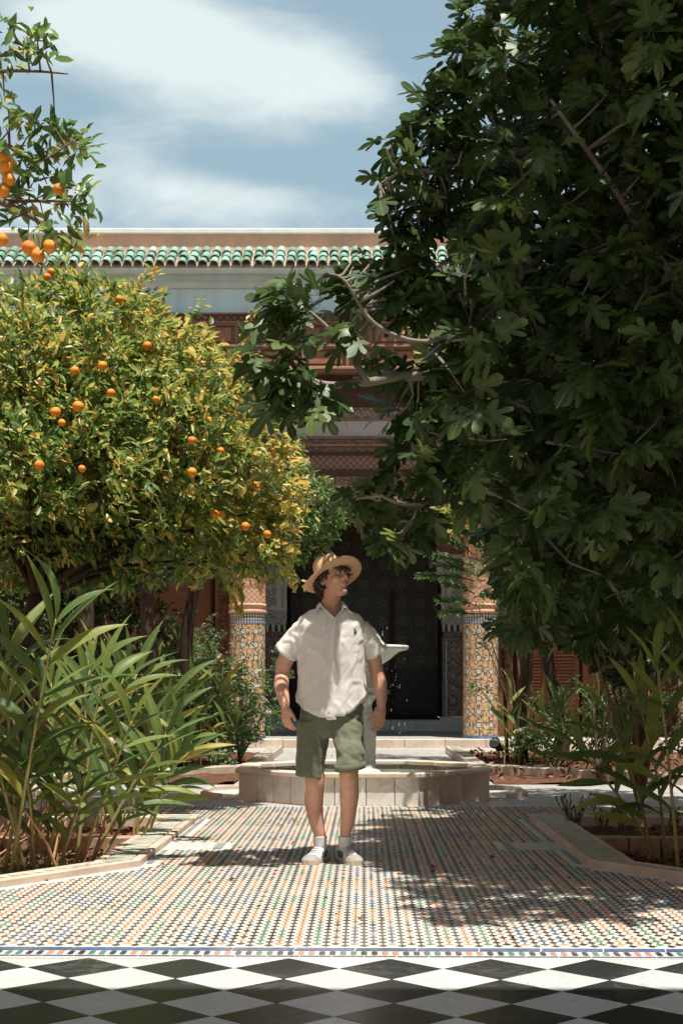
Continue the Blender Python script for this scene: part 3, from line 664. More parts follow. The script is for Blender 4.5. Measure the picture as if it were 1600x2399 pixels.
# plaster wall above the canopy, tiles, parapet
YW = 24.68
box('plaster_wall', -9, 9, YW, YW+.35, cz(733)+.002, 8.62, M['plaster'], bd)
box('plaster_moulding', -9, 9, YW-.035, YW-.001, zf(676,YW), zf(659,YW), M['plaster_line'], bd, bev=.012)
for s in (-1, 1): 
    xa, xb = sorted((s*3.755, s*9)); box('side_wall', xa, xb, YW+.002, YW+.4, 4.4, cz(733), M['wood_carved'], bd)
box('parapet', -9, 9, YW+.12, YW+.5, 8.40, zf(553,24.9), M['pink'], bd)
box('parapet_coping', -9, 9, YW+.06, YW+.56, zf(553,24.9)+.002, zf(540,24.9), M['coping'], bd, bev=.015)
ze, zt_, ye, yt = zf(622,24.28)-.0, zf(586,24.8), 24.28, 24.81
mk('roof_bed', [(-9,ye+.05,ze+.025),(9,ye+.05,ze+.025),(9,yt,zt_+.0),(-9,yt,zt_+.0),(-9,ye+.05,ze-.01),(9,ye+.05,ze-.01),(9,yt,ze-.0),(-9,yt,ze-.0)], BOXF[1:2]+[(0,1,2,3),(0,4,5,1),(4,7,6,5)], M['mortar'], bd)
box('eave_soffit', -9, 9, ye+.06, YW-.002, ze-.035, ze-.012, M['plaster'], bd)
pit = .1865; sl = Vector((0, yt-ye, zt_-ze)); L = sl.length; sd = sl.normalized(); nrm = Vector((0,-sd.z,sd.y))
def tile_mesh(seed):
    rr = random.Random(seed); nseg = 8; V = []; ln = L/3*1.16
    for t, rad in ((0,.082),(.03,.084),(.93,.070),(1,.066)):
        for k in range(nseg+1):
            a = math.pi*k/nseg; V.append((rad*math.cos(a)*rr.uniform(.985,1.015), t*ln, rad*math.sin(a)*rr.uniform(.97,1.03)))
    for k in range(nseg+1):
        a = math.pi*k/nseg; V.append((.068*math.cos(a), 0, .068*math.sin(a)))
    Fc = [(i*(nseg+1)+k, i*(nseg+1)+k+1, (i+1)*(nseg+1)+k+1, (i+1)*(nseg+1)+k) for i in range(3) for k in range(nseg)]
    Fc += [(k+1, k, 4*(nseg+1)+k, 4*(nseg+1)+k+1) for k in range(nseg)]
    me = bpy.data.meshes.new('roof_tile'); me.from_pydata(V, [], [f[::-1] for f in Fc]); me.materials.append(M['roof_tile']); me.polygons.foreach_set('use_smooth', [True]*len(me.polygons)); return me
tms = [tile_mesh(s) for s in range(5)]
for i in range(-48, 33):
    x = i*pit+.04
    if not (xf(-60,24.5) < x < xf(1180,24.5)): continue
    for rw in range(3):
        p = Vector((x+random.uniform(-.010,.010), ye, ze))+sd*(rw*L/3+random.uniform(-.02,.02))+nrm*(.026+random.uniform(-.004,.006))
        o = link('roof_tile', random.choice(tms), bd, p); b = Matrix((Vector((1,0,0)), sd, nrm)).transposed().to_euler(); b.y += random.uniform(-.09,.09); b.z += random.uniform(-.05,.05); b.x += random.uniform(-.03,.03)-.09; o.rotation_euler = b
for a, b in ((-9, xf(-60,24.5)-.06), (xf(1180,24.5)+.06, 9)):    # tiles out of the picture
    V, Fc = [], []; x = a+.1
    while x < b-.05:
        for rw in range(3):
            p = Vector((x, ye, ze))+sd*(rw*L/3); r0 = [p+Vector((.088*math.cos(math.pi*k/6),0,0))+nrm*(.088*math.sin(math.pi*k/6)) for k in range(7)]; r1 = [q+sd*(L/3*1.1)-nrm*.01 for q in r0]
            b0 = len(V); V += r0+r1; Fc += [(b0+k,b0+7+k,b0+8+k,b0+k+1) for k in range(6)]
        x += pit
    mk('roof_tiles_beyond', V, Fc, M['roof_tile'], bd, smooth=True, kind='stuff')
# gallery rear wall with doorway
YG = 29.0; DX = 1.61
def gz(y): return zf(y, YG)
for s in (-1, 1):
    def bx(nm, a, b, z0, z1, mat, y=YG, th=.3, uv=False, bev=0):
        xa, xb = sorted((s*a, s*b))
        return uvbox(nm, xa, xb, y, z0, z1, mat, bd, th) if uv else box(nm, xa, xb, y, y+th, z0, z1, mat, bd, bev=bev)
    bx('wall_plinth', DX-.05, 2.75, .147, gz(1681), M['stucco_plain'], YG-.06, .36, bev=.006)
    bx('dado_panel', DX+.02, 2.75, gz(1680), gz(1499), M['zel_dado'], uv=True)
    bx('dado_edge', DX-.005, DX+.018, gz(1680), gz(1492), M['t_blue'], YG-.01); bx('dado_edge', DX+.019, 2.75, gz(1498.5), gz(1494), M['t_blue'], YG-.012)
    bx('dado_line', DX+.06, DX+.08, gz(1678), gz(1502), M['stucco_plain'], YG-.008, .2)
    bx('inscription_band', DX+.02, 2.75, gz(1493), gz(1480), M['script_brown'], YG-.005)
    bx('merlon_strip', DX+.0, 2.75, gz(1479.5), gz(1464), M['merlon_white'], uv=True)
    bx('stucco_frieze', DX-.02, 2.75, gz(1463.5), gz(1430), M['stucco_white'], YG-.02)
    # carved white panel, stepping out towards the opening higher up
    xs = [(DX-.02, gz(1429.5)), (DX-.02, gz(1372)), (DX-.05, gz(1362)), (DX-.12, gz(1352)), (DX-.12, gz(1299)), (2.75, gz(1299)), (2.75, gz(1429.5))]
    V = [(s*x, YG-.015, z) for x, z in xs]+[(s*x, YG+.28, z) for x, z in xs]; n = len(xs)
    mk('stucco_panel', V, [tuple(range(n)), tuple(range(2*n-1,n-1,-1))]+[(i,(i+1)%n,n+(i+1)%n,n+i) for i in range(n)], M['stucco_plain'], bd)
    bx('carved_inset', DX+.03, DX+.085, gz(1425), gz(1305), M['stucco_white'], YG-.022, .006); bx('carved_inset', DX+.19, DX+.62, gz(1422), gz(1310), M['stucco_white'], YG-.024, .008)
    bx('inset_frame', DX+.155, DX+.185, gz(1428), gz(1304), M['stucco_plain'], YG-.03, .014)
    bx('upper_wall', DX-.12, 2.75, gz(1298.5), 4.62, M['wood_carved'])
    bx('rear_wall', 2.751, 9, .147, 4.62, M['screen_carved'], YG+.02)
    # timber screens in the side bays
    bx('screen_post', 2.45, 2.72, .15, 4.38, M['screen_wood'], 25.9, .2, bev=.01); bx('screen_panel', 2.80, 3.95, .15, 4.38, M['screen_wood'], 26.02, .06); bx('screen_post', 4.0, 4.25, .15, 4.38, M['screen_wood'], 25.9, .2, bev=.01)
    bx('carved_panel', 2.50, 2.67, 1.4, 3.2, M['screen_carved'], 25.885, .02, bev=.006)
    bx('screen_panel', 4.26, 8.9, .15, 4.38, M['screen_carved'], 26.02, .06)
    og = [(2.86,1.65),(3.05,1.66),(3.25,1.74),(3.40,1.92),(3.52,2.15),(3.66,2.36),(3.82,2.48),(3.95,2.5)]
    pts = bez([(s*x, 25.99, z) for x, z in og], 4); V = []; n = len(pts)
    for dz, dy in ((-.09,0),(.09,0),(.09,-.05),(-.09,-.05)): V += [(p.x, 26.015+dy, p.z+dz) for p in pts]
    mk('curved_rail', V, [(k*n+i, k*n+i+1, ((k+1)%4)*n+i+1, ((k+1)%4)*n+i) for k in range(4) for i in range(n-1)], M['screen_wood'], bd)
    for q in range(11): 
        z0 = .95+q*.06
        bx('louver', 2.92, 3.25, z0, z0+.045, M['screen_wood'], 25.985, .03, bev=.004); bx('louver', 3.35, 3.85, z0+.0, z0+.045, M['screen_wood'], 25.985, .03, bev=.004)
    for q in range(8):
        z0 = 1.62+q*.06
        bx('louver', 3.52+q*.03, 3.85, z0, z0+.045, M['screen_wood'], 25.985, .03, bev=.004)
    bx('screen_stile', 3.26, 3.34, .5, 1.7, M['screen_wood'], 25.98, .035, bev=.005); bx('screen_stile', 2.82, 2.91, .2, 4.3, M['screen_wood'], 25.98, .035, bev=.005)
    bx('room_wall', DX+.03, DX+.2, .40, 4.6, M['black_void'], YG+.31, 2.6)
box('lintel', -DX+.121, DX-.121, YG, YG+.3, 4.30, 4.62, M['wood_dark'], bd)
for k in range(-3, 3): box('threshold', k*.52+.002, k*.52+.518, YG-.08, YG+.9, .147, gz(1688), M['stucco_plain'], bd, bev=.01)
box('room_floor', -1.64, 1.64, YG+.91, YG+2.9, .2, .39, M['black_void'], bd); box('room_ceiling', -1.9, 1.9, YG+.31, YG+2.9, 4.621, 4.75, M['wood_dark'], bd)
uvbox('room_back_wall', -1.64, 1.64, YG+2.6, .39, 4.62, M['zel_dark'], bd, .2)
uvbox('room_dado', -1.6, 1.6, YG+2.5, .4, 1.45, M['grid_dado'], bd, .08)
for q in range(22): box('dado_strip', -1.6, 1.6, YG+2.485, YG+2.499, .45+q*.045, .455+q*.045, simple('dado_joint', (.16,.15,.13), .6) if q == 0 else bpy.data.materials['dado_joint'], bd)
for xx in (-.62, .62): box('door_frame', xx-.05, xx+.05, YG+2.4, YG+2.59, .4, 3.2, M['wood_dark'], bd)
box('door_sill', -.57, .57, YG+2.3, YG+2.48, .9, 1.0, M['stucco_plain'], bd)
# side walls of the court and the gallery behind the viewer that shades the marble floor
for s, lab in ((-1,'plain pink rendered garden wall along the far left side'),(1,'plain pink rendered garden wall along the far right side')):
    xa, xb = sorted((s*8.6, s*8.9)); w = box('garden_wall', xa, xb, -3, 24.4, -.3, 7.2, M['pink']); tag(w, lab, 'wall')
gr = thing('gallery_roof', 'timber gallery roof above the black and white floor, out of view overhead', 'roof', (0,0,6.4))
box('roof_slab', -9, 9, 1.5, 3.22, 6.45, 6.7, M['wood'], gr); box('gallery_wall', -9, 9, -3.3, -3.001, -.3, 7.4, M['stucco_plain'], gr); box('roof_beam', -9, 9, 2.9, 3.12, 6.1, 6.449, M['wood'], gr)
# ================================================================ vegetation
def tmpl_simple(w=.40, fold=.10, droop=.12, ys=(.3,.7), ws=(.92,.82), narrow=1.0):
    """lance-shaped blade, midrib along +Y, length 1"""
    V = [(0,0,0)]; uv = [(.5,0)]
    for y, k in zip(ys, ws):
        for sx_, u in ((-1,0),(0,.5),(1,1)): V.append((sx_*w/2*k, y, (fold*w*abs(sx_))-droop*y*y)); uv.append((u,y))
    V.append((0,1,-droop)); uv.append((.5,1)); n = len(ys); Fc = [(0,3,2),(0,2,1)]
    for i in range(n-1):
        a = 1+3*i; b = a+3; Fc += [(a+1,a+2,b+2,b+1),(a,a+1,b+1,b)]
    a = 1+3*(n-1); t = len(V)-1; Fc += [(a+1,a+2,t),(a,a+1,t)]
    return np.array(V,float), Fc, uv
def tmpl_fig(seed):
    rr = random.Random(seed); fold = rr.uniform(.02,.16); droop = rr.uniform(.05,.35); curl = rr.uniform(-.1,.35); a = rr.uniform(-.04,.04)
    half = [(.0,.05),(.11,-.04),(.27,-.01),(.39,.08),(.37,.18),(.23,.235),(.145,.275),(.28,.36),(.44,.48),(.52,.62),(.45,.70),(.32,.63),(.115,.43),(.165,.60),(.205,.77),(.15,.93),(.0,1.03)]
    wob = [rr.uniform(.92,1.08) for _ in half]
    def pt(x, y, s): 
        x = x*s; return (x+a*y, y, fold*abs(x)-droop*y*y-curl*x*x*2)
    V = []; uv = []
    mids = [.05,.27,.42,.68,1.03]
    for y in mids: V.append(pt(0,y,1)); uv.append((.5,y))
    Fc = []
    for s in (1,-1):
        b0 = len(V)
        for (x,y), k in zip(half[1:-1], wob[1:-1]): V.append(pt(x*k, y, s)); uv.append((.5+s*x*.9, y))
        I = lambda k: b0+k-1
        polys = [[0,I(1),I(2),I(3),I(4),I(5),I(6),1],[1,I(6),I(7),I(8),I(9),I(10),I(11),I(12),2],[2,I(12),I(13),3],[3,I(13),I(14),I(15),4]]
        for p in polys: Fc.append(tuple(p) if s > 0 else tuple(p[::-1]))
    b0 = len(V)                                                   # leaf stalk
    for yy, zz in ((.06,0.),(-.30,.06)):
        for q in range(3): V.append((.011*math.cos(q*2.094), yy, zz+.011*math.sin(q*2.094))); uv.append((.5,0))
    for q in range(3): Fc.append((b0+q,b0+(q+1)%3,b0+3+(q+1)%3,b0+3+q))
    return np.array(V,float), Fc, uv
def tmpl_ginger(droop, fold, twist, w=.168):
    V, uv, Fc = [], [], []; n = 8
    prof = [.25,.62,.88,1.0,.98,.86,.62,.32,.0]
    ang = 0.0; y = z = 0.0
    for i in range(n+1):
        t = i/n; k = prof[i]; tw = twist*t
        for s, u in ((-1,0),(0,.5),(1,1)):
            x0 = s*w/2*k; z0 = fold*abs(x0); V.append((x0*math.cos(tw)-z0*math.sin(tw), y, z+x0*math.sin(tw)+z0*math.cos(tw))); uv.append((u,t))
        ang = droop*(t**1.3); y += math.cos(ang)/n; z -= math.sin(ang)/n
    for i in range(n):
        a = 3*i; b = a+3; Fc += [(a,a+1,b+1,b),(a+1,a+2,b+2,b+1)]
    return np.array(V,float), Fc, uv
def tmesh(name, t, mat, smooth=True):
    me = bpy.data.meshes.new(name); me.from_pydata([tuple(v) for v in t[0]], [], t[1]); me.materials.append(mat)
    l = me.uv_layers.new(name='UVMap')
    for lp in me.loops: l.data[lp.index].uv = t[2][lp.vertex_index]
    if smooth: me.polygons.foreach_set('use_smooth', [True]*len(me.polygons))
    me.update(); return me
def frames(D, Nn):
    y = D/np.linalg.norm(D, axis=1, keepdims=True); x = np.cross(y, Nn); l = np.linalg.norm(x, axis=1, keepdims=True); x = np.where(l < 1e-4, np.array([[1,0,0]]), x/np.maximum(l,1e-6)); z = np.cross(x, y)
    return x, y, z
def join_leaves(name, tm, mats, pos, D, Nn, S, var, mi, rnd, parent, kind='stuff'):
    """all given leaves as one mesh (numpy)"""
    X, Y, Z = frames(D, Nn); org = ORG[parent.name] if parent else Vector((0,0,0)); org = np.array(org)
    allV, lv, ls, lt, pm, uvs, rv = [], [], [], [], [], [], []; base = 0; loopc = 0
    for k, t in enumerate(tm):
        idx = np.where(var == k)[0]
        if not len(idx): continue
        T = t[0]; n = len(T)
        W_ = pos[idx][:,None,:]+S[idx][:,None,None]*(T[None,:,0:1]*X[idx][:,None,:]+T[None,:,1:2]*Y[idx][:,None,:]+T[None,:,2:3]*Z[idx][:,None,:])-org
        allV.append(W_.reshape(-1,3)); rv.append(np.repeat(rnd[idx], n))
        lens = np.array([len(f) for f in t[1]]); flat = np.array([v for f in t[1] for v in f]); st = np.concatenate([[0],np.cumsum(lens)[:-1]])
        off = base+np.arange(len(idx))*n; lv.append((flat[None,:]+off[:,None]).ravel()); lt.append(np.tile(lens, len(idx)))
        ls.append((st[None,:]+loopc+np.arange(len(idx))[:,None]*len(flat)).ravel()); pm.append(np.repeat(mi[idx], len(lens)))
        uvt = np.array(t[2])[flat]; uvs.append(np.tile(uvt,(len(idx),1))); base += n*len(idx); loopc += len(flat)*len(idx)
    if not allV: return None
    V = np.concatenate(allV); me = bpy.data.meshes.new(name)
    me.vertices.add(len(V)); me.vertices.foreach_set('co', V.astype(np.float32).ravel())
    lv = np.concatenate(lv); me.loops.add(len(lv)); me.loops.foreach_set('vertex_index', lv.astype(np.int32))
    ls = np.concatenate(ls); me.polygons.add(len(ls)); me.polygons.foreach_set('loop_start', ls.astype(np.int32))
    for mm in mats: me.materials.append(mm)
    me.polygons.foreach_set('material_index', np.concatenate(pm).astype(np.int32)); me.polygons.foreach_set('use_smooth', np.ones(len(ls), bool))
    me.update(calc_edges=True)
    l = me.uv_layers.new(name='UVMap'); l.data.foreach_set('uv', np.concatenate(uvs).astype(np.float32).ravel())
    a = me.attributes.new('rnd', 'FLOAT', 'POINT'); a.data.foreach_set('value', np.concatenate(rv).astype(np.float32))
    o = link(name, me, parent, org)
    if kind: o['kind'] = kind
    return o
def leaf_objects(name, meshes, pos, D, Nn, S, var, parent):
    X, Y, Z = frames(D, Nn)
    for i in range(len(pos)):
        o = link(name, meshes[var[i]], parent, pos[i]); m = Matrix((X[i],Y[i],Z[i])).transposed(); o.rotation_euler = m.to_euler(); o.scale = (S[i],)*3
def foliage(name, tm, mats, pos, D, Nn, S, var, mi, rnd, parent, n_parts):
    """largest leaves in view as parts, the rest as one mass"""
    px = PX+pos[:,0]*F/pos[:,1]; py = PY-(pos[:,2]-H)*F/pos[:,1]
    inf = (px > 0)&(px < 1600)&(py > 0)&(py < 2399)
    size = S/pos[:,1]*(inf*1.0)*(1+.8*((Nn@np.array([0,-1,0])) > .2))*(.6+.8*(pos[:,1] < np.percentile(pos[:,1], 35)))
    order = np.argsort(-size); sel = order[:n_parts]; sel = sel[inf[sel]]
    ms = {}
    for k in range(len(tm)):
        for q in range(len(mats)): ms[(k,q)] = None
    X, Y, Z = frames(D, Nn)
    for i in sel:
        key = (var[i], mi[i])
        if ms[key] is None: ms[key] = tmesh(name, tm[var[i]], mats[mi[i]])
        o = link(name, ms[key], parent, pos[i]); m = Matrix((X[i],Y[i],Z[i])).transposed(); o.rotation_euler = m.to_euler(); o.scale = (S[i],)*3
    keep = np.ones(len(pos), bool); keep[sel] = False
    join_leaves('foliage', tm, mats, pos[keep], D[keep], Nn[keep], S[keep], var[keep], mi[keep], rnd[keep], parent)
def unit(n): 
    v = RNG.normal(size=(n,3)); return v/np.linalg.norm(v,axis=1,keepdims=True)
def crown_points(clumps, per_m2, shell=(.55,1.06)):
    """clumps: (x,y,z,r,yellow) spheres -> twig points and outward directions, inner points dropped"""
    C = np.array([c[:3] for c in clumps]); Rr = np.array([c[3] for c in clumps]); YL = np.array([c[4] for c in clumps])
    P_, O_, Yl = [], [], []
    for c, r, yl in zip(C, Rr, YL):
        n = int(per_m2*4*math.pi*r*r); d = unit(n); d[:,2] *= .85; rad = r*RNG.uniform(shell[0],shell[1],(n,1))
        p = c+d*rad*(1+.16*np.sin(d[:,:1]*7+c[0]*3)*np.cos(d[:,2:]*6+c[1]*5)); P_.append(p); O_.append(d); Yl.append(np.full(n, yl))
    p = np.concatenate(P_); o = np.concatenate(O_); yl = np.concatenate(Yl)
    lump = np.array([mnoise.noise(Vector(q*2.6))+.6*mnoise.noise(Vector(q*6.0)) for q in p]); p = p+o*lump[:,None]*.20
    dd = np.linalg.norm(p[:,None,:]-C[None],axis=2)/Rr[None]; gap = np.array([mnoise.noise(Vector(q*4.2)+Vector((7,3,1))) for q in p]); keep = ((dd < .5).sum(axis=1) == 0)&(lump > -.5)&(gap > -.26)
    p, o, yl = p[keep], o[keep], yl[keep]
    outer = np.where((np.linalg.norm(p[:,None,:]-C[None],axis=2)/Rr[None]).min(axis=1) > .98)[0]   # ragged shoots beyond the crown
    if len(outer):
        sel = RNG.choice(outer, min(len(outer), max(30, len(p)//45))); ex, eo, ey = [], [], []
        for i in sel:
            d = o[i]*.7+np.array([0,0,.55])+RNG.normal(scale=.3,size=3); d /= np.linalg.norm(d); ln = RNG.uniform(.08,.26)*(1.5 if o[i][2] > .45 else 1)
            for f in np.linspace(.25,1,5): ex.append(p[i]+d*ln*f); eo.append(d); ey.append(min(1,yl[i]+RNG.uniform(-.2,.3)))
        p = np.concatenate([p, ex]); o = np.concatenate([o, eo]); yl = np.concatenate([yl, ey])
    return p, o, yl
ORANGE_ME = None
def orange_mesh():
    global ORANGE_ME
    if ORANGE_ME is None:
        bm = bmesh.new(); bmesh.ops.create_uvsphere(bm, u_segments=16, v_segments=10, radius=1.0)
        for v in bm.verts: v.co.z *= .93; v.co += v.co.normalized()*.02*mnoise.noise(v.co*3)
        ORANGE_ME = bpy.data.meshes.new('orange'); bm.to_mesh(ORANGE_ME); bm.free(); ORANGE_ME.materials.append(M['orange']); ORANGE_ME.polygons.foreach_set('use_smooth',[True]*len(ORANGE_ME.polygons))
    return ORANGE_ME
CT = [tmpl_simple(.40,.22,.10), tmpl_simple(.36,.30,.25), tmpl_simple(.44,.12,-.08), tmpl_simple(.38,.35,.4)]
def orange_tree(label, base, fork_z, clumps, per_m2, leaf=.075, n_parts=290, oranges=(), green=False, limb_r=.035, group='orange trees'):
    t = thing('orange_tree', label, 'tree', base, group)
    C = [Vector(c[:3]) for c in clumps]; mean = sum(C, Vector())/len(C); b = Vector(base)
    fork = Vector((b.x*.75+mean.x*.25, b.y*.8+mean.y*.2, fork_z))
    tube('trunk', bez([b-Vector((0,0,.1)), b+(fork-b)*.35+Vector((.05,.03,0)), b+(fork-b)*.7-Vector((.04,0,0)), fork],4), [ .11-.045*k/12 for k in range(13)], M['bark'], t, 10)
    for i, (c, cl_) in enumerate(zip(C, clumps)):
        mid = fork.lerp(c,.5)+Vector((random.uniform(-.12,.12),random.uniform(-.12,.12),random.uniform(0,.18)))
        tube('limb', bez([fork, fork.lerp(mid,.5)+Vector((0,0,.05)), mid, c],4), [limb_r*(1-.8*k/12) for k in range(13)], M['bark'], t, 6)
    p, o, yl = crown_points(clumps, per_m2)
    V, Fc = [], []; sel = RNG.permutation(len(p))[:min(520,len(p))]
    for i in sel:                                                     # thin twigs
        q = Vector(p[i]); cc = min(C, key=lambda c: (c-q).length); s0 = q.lerp(cc, random.uniform(.25,.7)); v, f = tube_geo([s0, s0.lerp(q,.5)+Vector((random.uniform(-.03,.03),random.uniform(-.03,.03),random.uniform(-.02,.04))), q], [.007,.005,.003], 4, len(V), False); V += v; Fc += f
    mk('twigs', V, Fc, M['twig'], t, org=base, kind='stuff')
    k = 5; n = len(p)*k; pos = np.repeat(p,k,axis=0)+RNG.normal(scale=.028,size=(n,3)); out = np.repeat(o,k,axis=0); ylr = np.repeat(yl,k)
    tw_ = np.repeat(unit(len(p)),k,axis=0); D = out*.75+tw_*.55+unit(n)*.5+np.array([0,0,-.1]); Nn = out*.5+tw_[:,::-1]*.5+unit(n)*.4+np.array([0,0,.55]); S = leaf*RNG.uniform(.5,1.42,n); var = RNG.integers(0,len(CT),n)
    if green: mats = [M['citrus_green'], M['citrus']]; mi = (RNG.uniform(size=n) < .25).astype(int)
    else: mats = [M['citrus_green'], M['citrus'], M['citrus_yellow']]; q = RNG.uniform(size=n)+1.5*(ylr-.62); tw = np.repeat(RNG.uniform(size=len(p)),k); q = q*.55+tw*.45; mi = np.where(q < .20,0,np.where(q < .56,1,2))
    foliage('leaf', CT, mats, pos, D, Nn, S, var, mi, RNG.uniform(size=n)*.999, t, n_parts)
    for ox, oy, od, osz in oranges:
        q = P(ox, oy, od-.42); ob = link('orange', orange_mesh(), t, q); ob.scale = (osz*random.uniform(.86,1.12),)*3; ob.rotation_euler = (random.uniform(-.5,.5),random.uniform(-.5,.5),random.uniform(0,6))
    return t
def cl(px, py, d, r, yl=.5): q = P(px, py, d); return (q.x, q.y, q.z, r, yl)

# ---- the big sunlit orange tree on the left
c1 = [cl(40,800,11.6,.58,.45),cl(150,740,11.9,.42,.5),cl(235,775,11.8,.45,.5),cl(325,775,12.1,.34,.75),cl(300,715,12.1,.16,.9),cl(175,690,11.9,.17,.5),cl(100,930,11.2,.66,.5),cl(300,900,11.5,.58,.55),cl(430,880,12.0,.42,.75),
      cl(520,930,12.3,.38,.7),cl(575,985,12.5,.3,.85),cl(630,1020,12.6,.2,1.0),cl(200,1080,11.0,.66,.4),cl(400,1060,11.4,.6,.5),cl(520,1080,12.0,.48,.7),cl(598,1115,12.5,.34,.95),cl(20,1110,10.8,.66,.35),
      cl(80,1220,11.0,.42,.3),cl(260,1210,11.2,.46,.35),cl(420,1220,11.6,.42,.45),cl(540,1220,12.0,.36,.6),cl(600,1225,12.4,.27,.9),cl(300,1000,12.6,.8,.5),cl(80,1000,12.6,.8,.5),cl(-150,900,11.6,.8,.5),cl(-140,1150,11.2,.7,.4),cl(350,1150,12.8,.7,.5),cl(30,1290,11.2,.3,.3),cl(160,1300,11.4,.3,.3),cl(330,1300,11.6,.28,.3),cl(470,1290,11.9,.25,.4),cl(240,1330,11.6,.2,.2),cl(655,1180,12.6,.2,.9),cl(630,1290,12.5,.2,.8),cl(570,1300,12.2,.22,.5),cl(690,1090,12.8,.12,1.0)]
or1 = [(183,952,10.55,.040),(450,1032,11.0,.037),(515,1056,11.6,.034),(240,856,11.0,.033),(345,810,11.6,.034),(280,700,11.9,.034),(175,868,10.9,.032),(130,965,10.6,.036),(110,648,11.8,.034),(120,636,11.9,.034),(640,1055,12.3,.036),(450,1106,11.0,.034),
       (520,1206,11.7,.035),(502,1204,11.7,.034),(575,1233,11.8,.036),(626,1252,12.0,.036),(600,1140,12.0,.033),(92,1090,10.4,.034),(192,1098,10.6,.03),(260,920,10.9,.034),(365,935,11.2,.03),(20,795,11.2,.034),(145,990,10.7,.032),(595,1135,12.0,.03),(490,985,11.8,.033)]
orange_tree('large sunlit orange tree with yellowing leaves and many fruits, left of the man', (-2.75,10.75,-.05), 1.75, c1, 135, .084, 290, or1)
# ---- greener orange tree behind it, reaching to the middle of the picture
c2 = [cl(695,1175,17.3,.5,.45),cl(745,1205,17.4,.32,.4),cl(610,1170,17.6,.5,.3),cl(670,1265,17.3,.34,.2),cl(720,1275,17.4,.2,.2),cl(545,1190,18,.6,.3),cl(640,1095,17.8,.34,.4),cl(470,1240,18,.6,.3),cl(600,1275,17.5,.36,.2),cl(380,1260,18.2,.6,.3),cl(585,1330,17.5,.16,.2),cl(520,1300,17.8,.3,.2)]
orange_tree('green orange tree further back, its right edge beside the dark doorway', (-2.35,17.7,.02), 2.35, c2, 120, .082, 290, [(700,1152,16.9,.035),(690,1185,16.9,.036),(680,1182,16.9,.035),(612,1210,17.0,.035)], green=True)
# ---- third one at the far left, only a dark underside
c3 = [cl(60,1270,19,.8,.3),cl(200,1250,19.4,.8,.3),cl(330,1290,19.2,.6,.3),cl(120,1370,19.5,.45,.2),cl(-60,1330,18.5,.7,.2),cl(250,1140,16.4,.8,.3),cl(400,1170,16.3,.6,.3),cl(70,1140,16.8,.8,.3),cl(430,1230,16.6,.45,.3)]
orange_tree('shadowy orange tree at the far left beneath and behind the large one', (-3.9,19.2,.02), 2.0, c3, 75, .085, 120, [], green=True)
for bx_, by_, top, r0, lab in ((345,1530,(352,1280),.11,'dark upright trunk beside the leaning one at left'),(185,1530,(215,1290),.12,'dark trunk rising behind the tall sunlit cane leaves')):
    d = 16.4; b = P(bx_,by_,d); b.z = 0.0; tp = P(top[0],top[1],d+.3)
    t = thing('tree_trunk', lab, 'tree', b); tube('trunk', bez([b, b.lerp(tp,.4)+Vector((.05,0,0)), b.lerp(tp,.75)-Vector((.03,0,0)), tp+(tp-b)*.15],5), [r0*(1-.35*k/15) for k in range(16)], M['bark'], t, 10)
# ---- orange tree on the right, mostly behind the fig
c4 = [cl(1075,1200,18.5,.35,.7),cl(1130,1190,18.6,.5,.6),cl(1240,1120,18.8,.7,.5),cl(1330,1200,18.5,.7,.3),cl(1450,1150,18.6,.8,.3),cl(1180,1060,19,.6,.6),cl(1070,900,19.5,.55,.6),cl(1110,960,19.5,.6,.5),cl(1040,820,20,.4,.7),cl(1350,1000,19,.9,.4),cl(1000,780,20.5,.25,.8)]
orange_tree('yellow green orange tree seen through gaps in the fig leaves', (2.6,18.6,.02), 1.9, c4, 75, .085, 150, [])

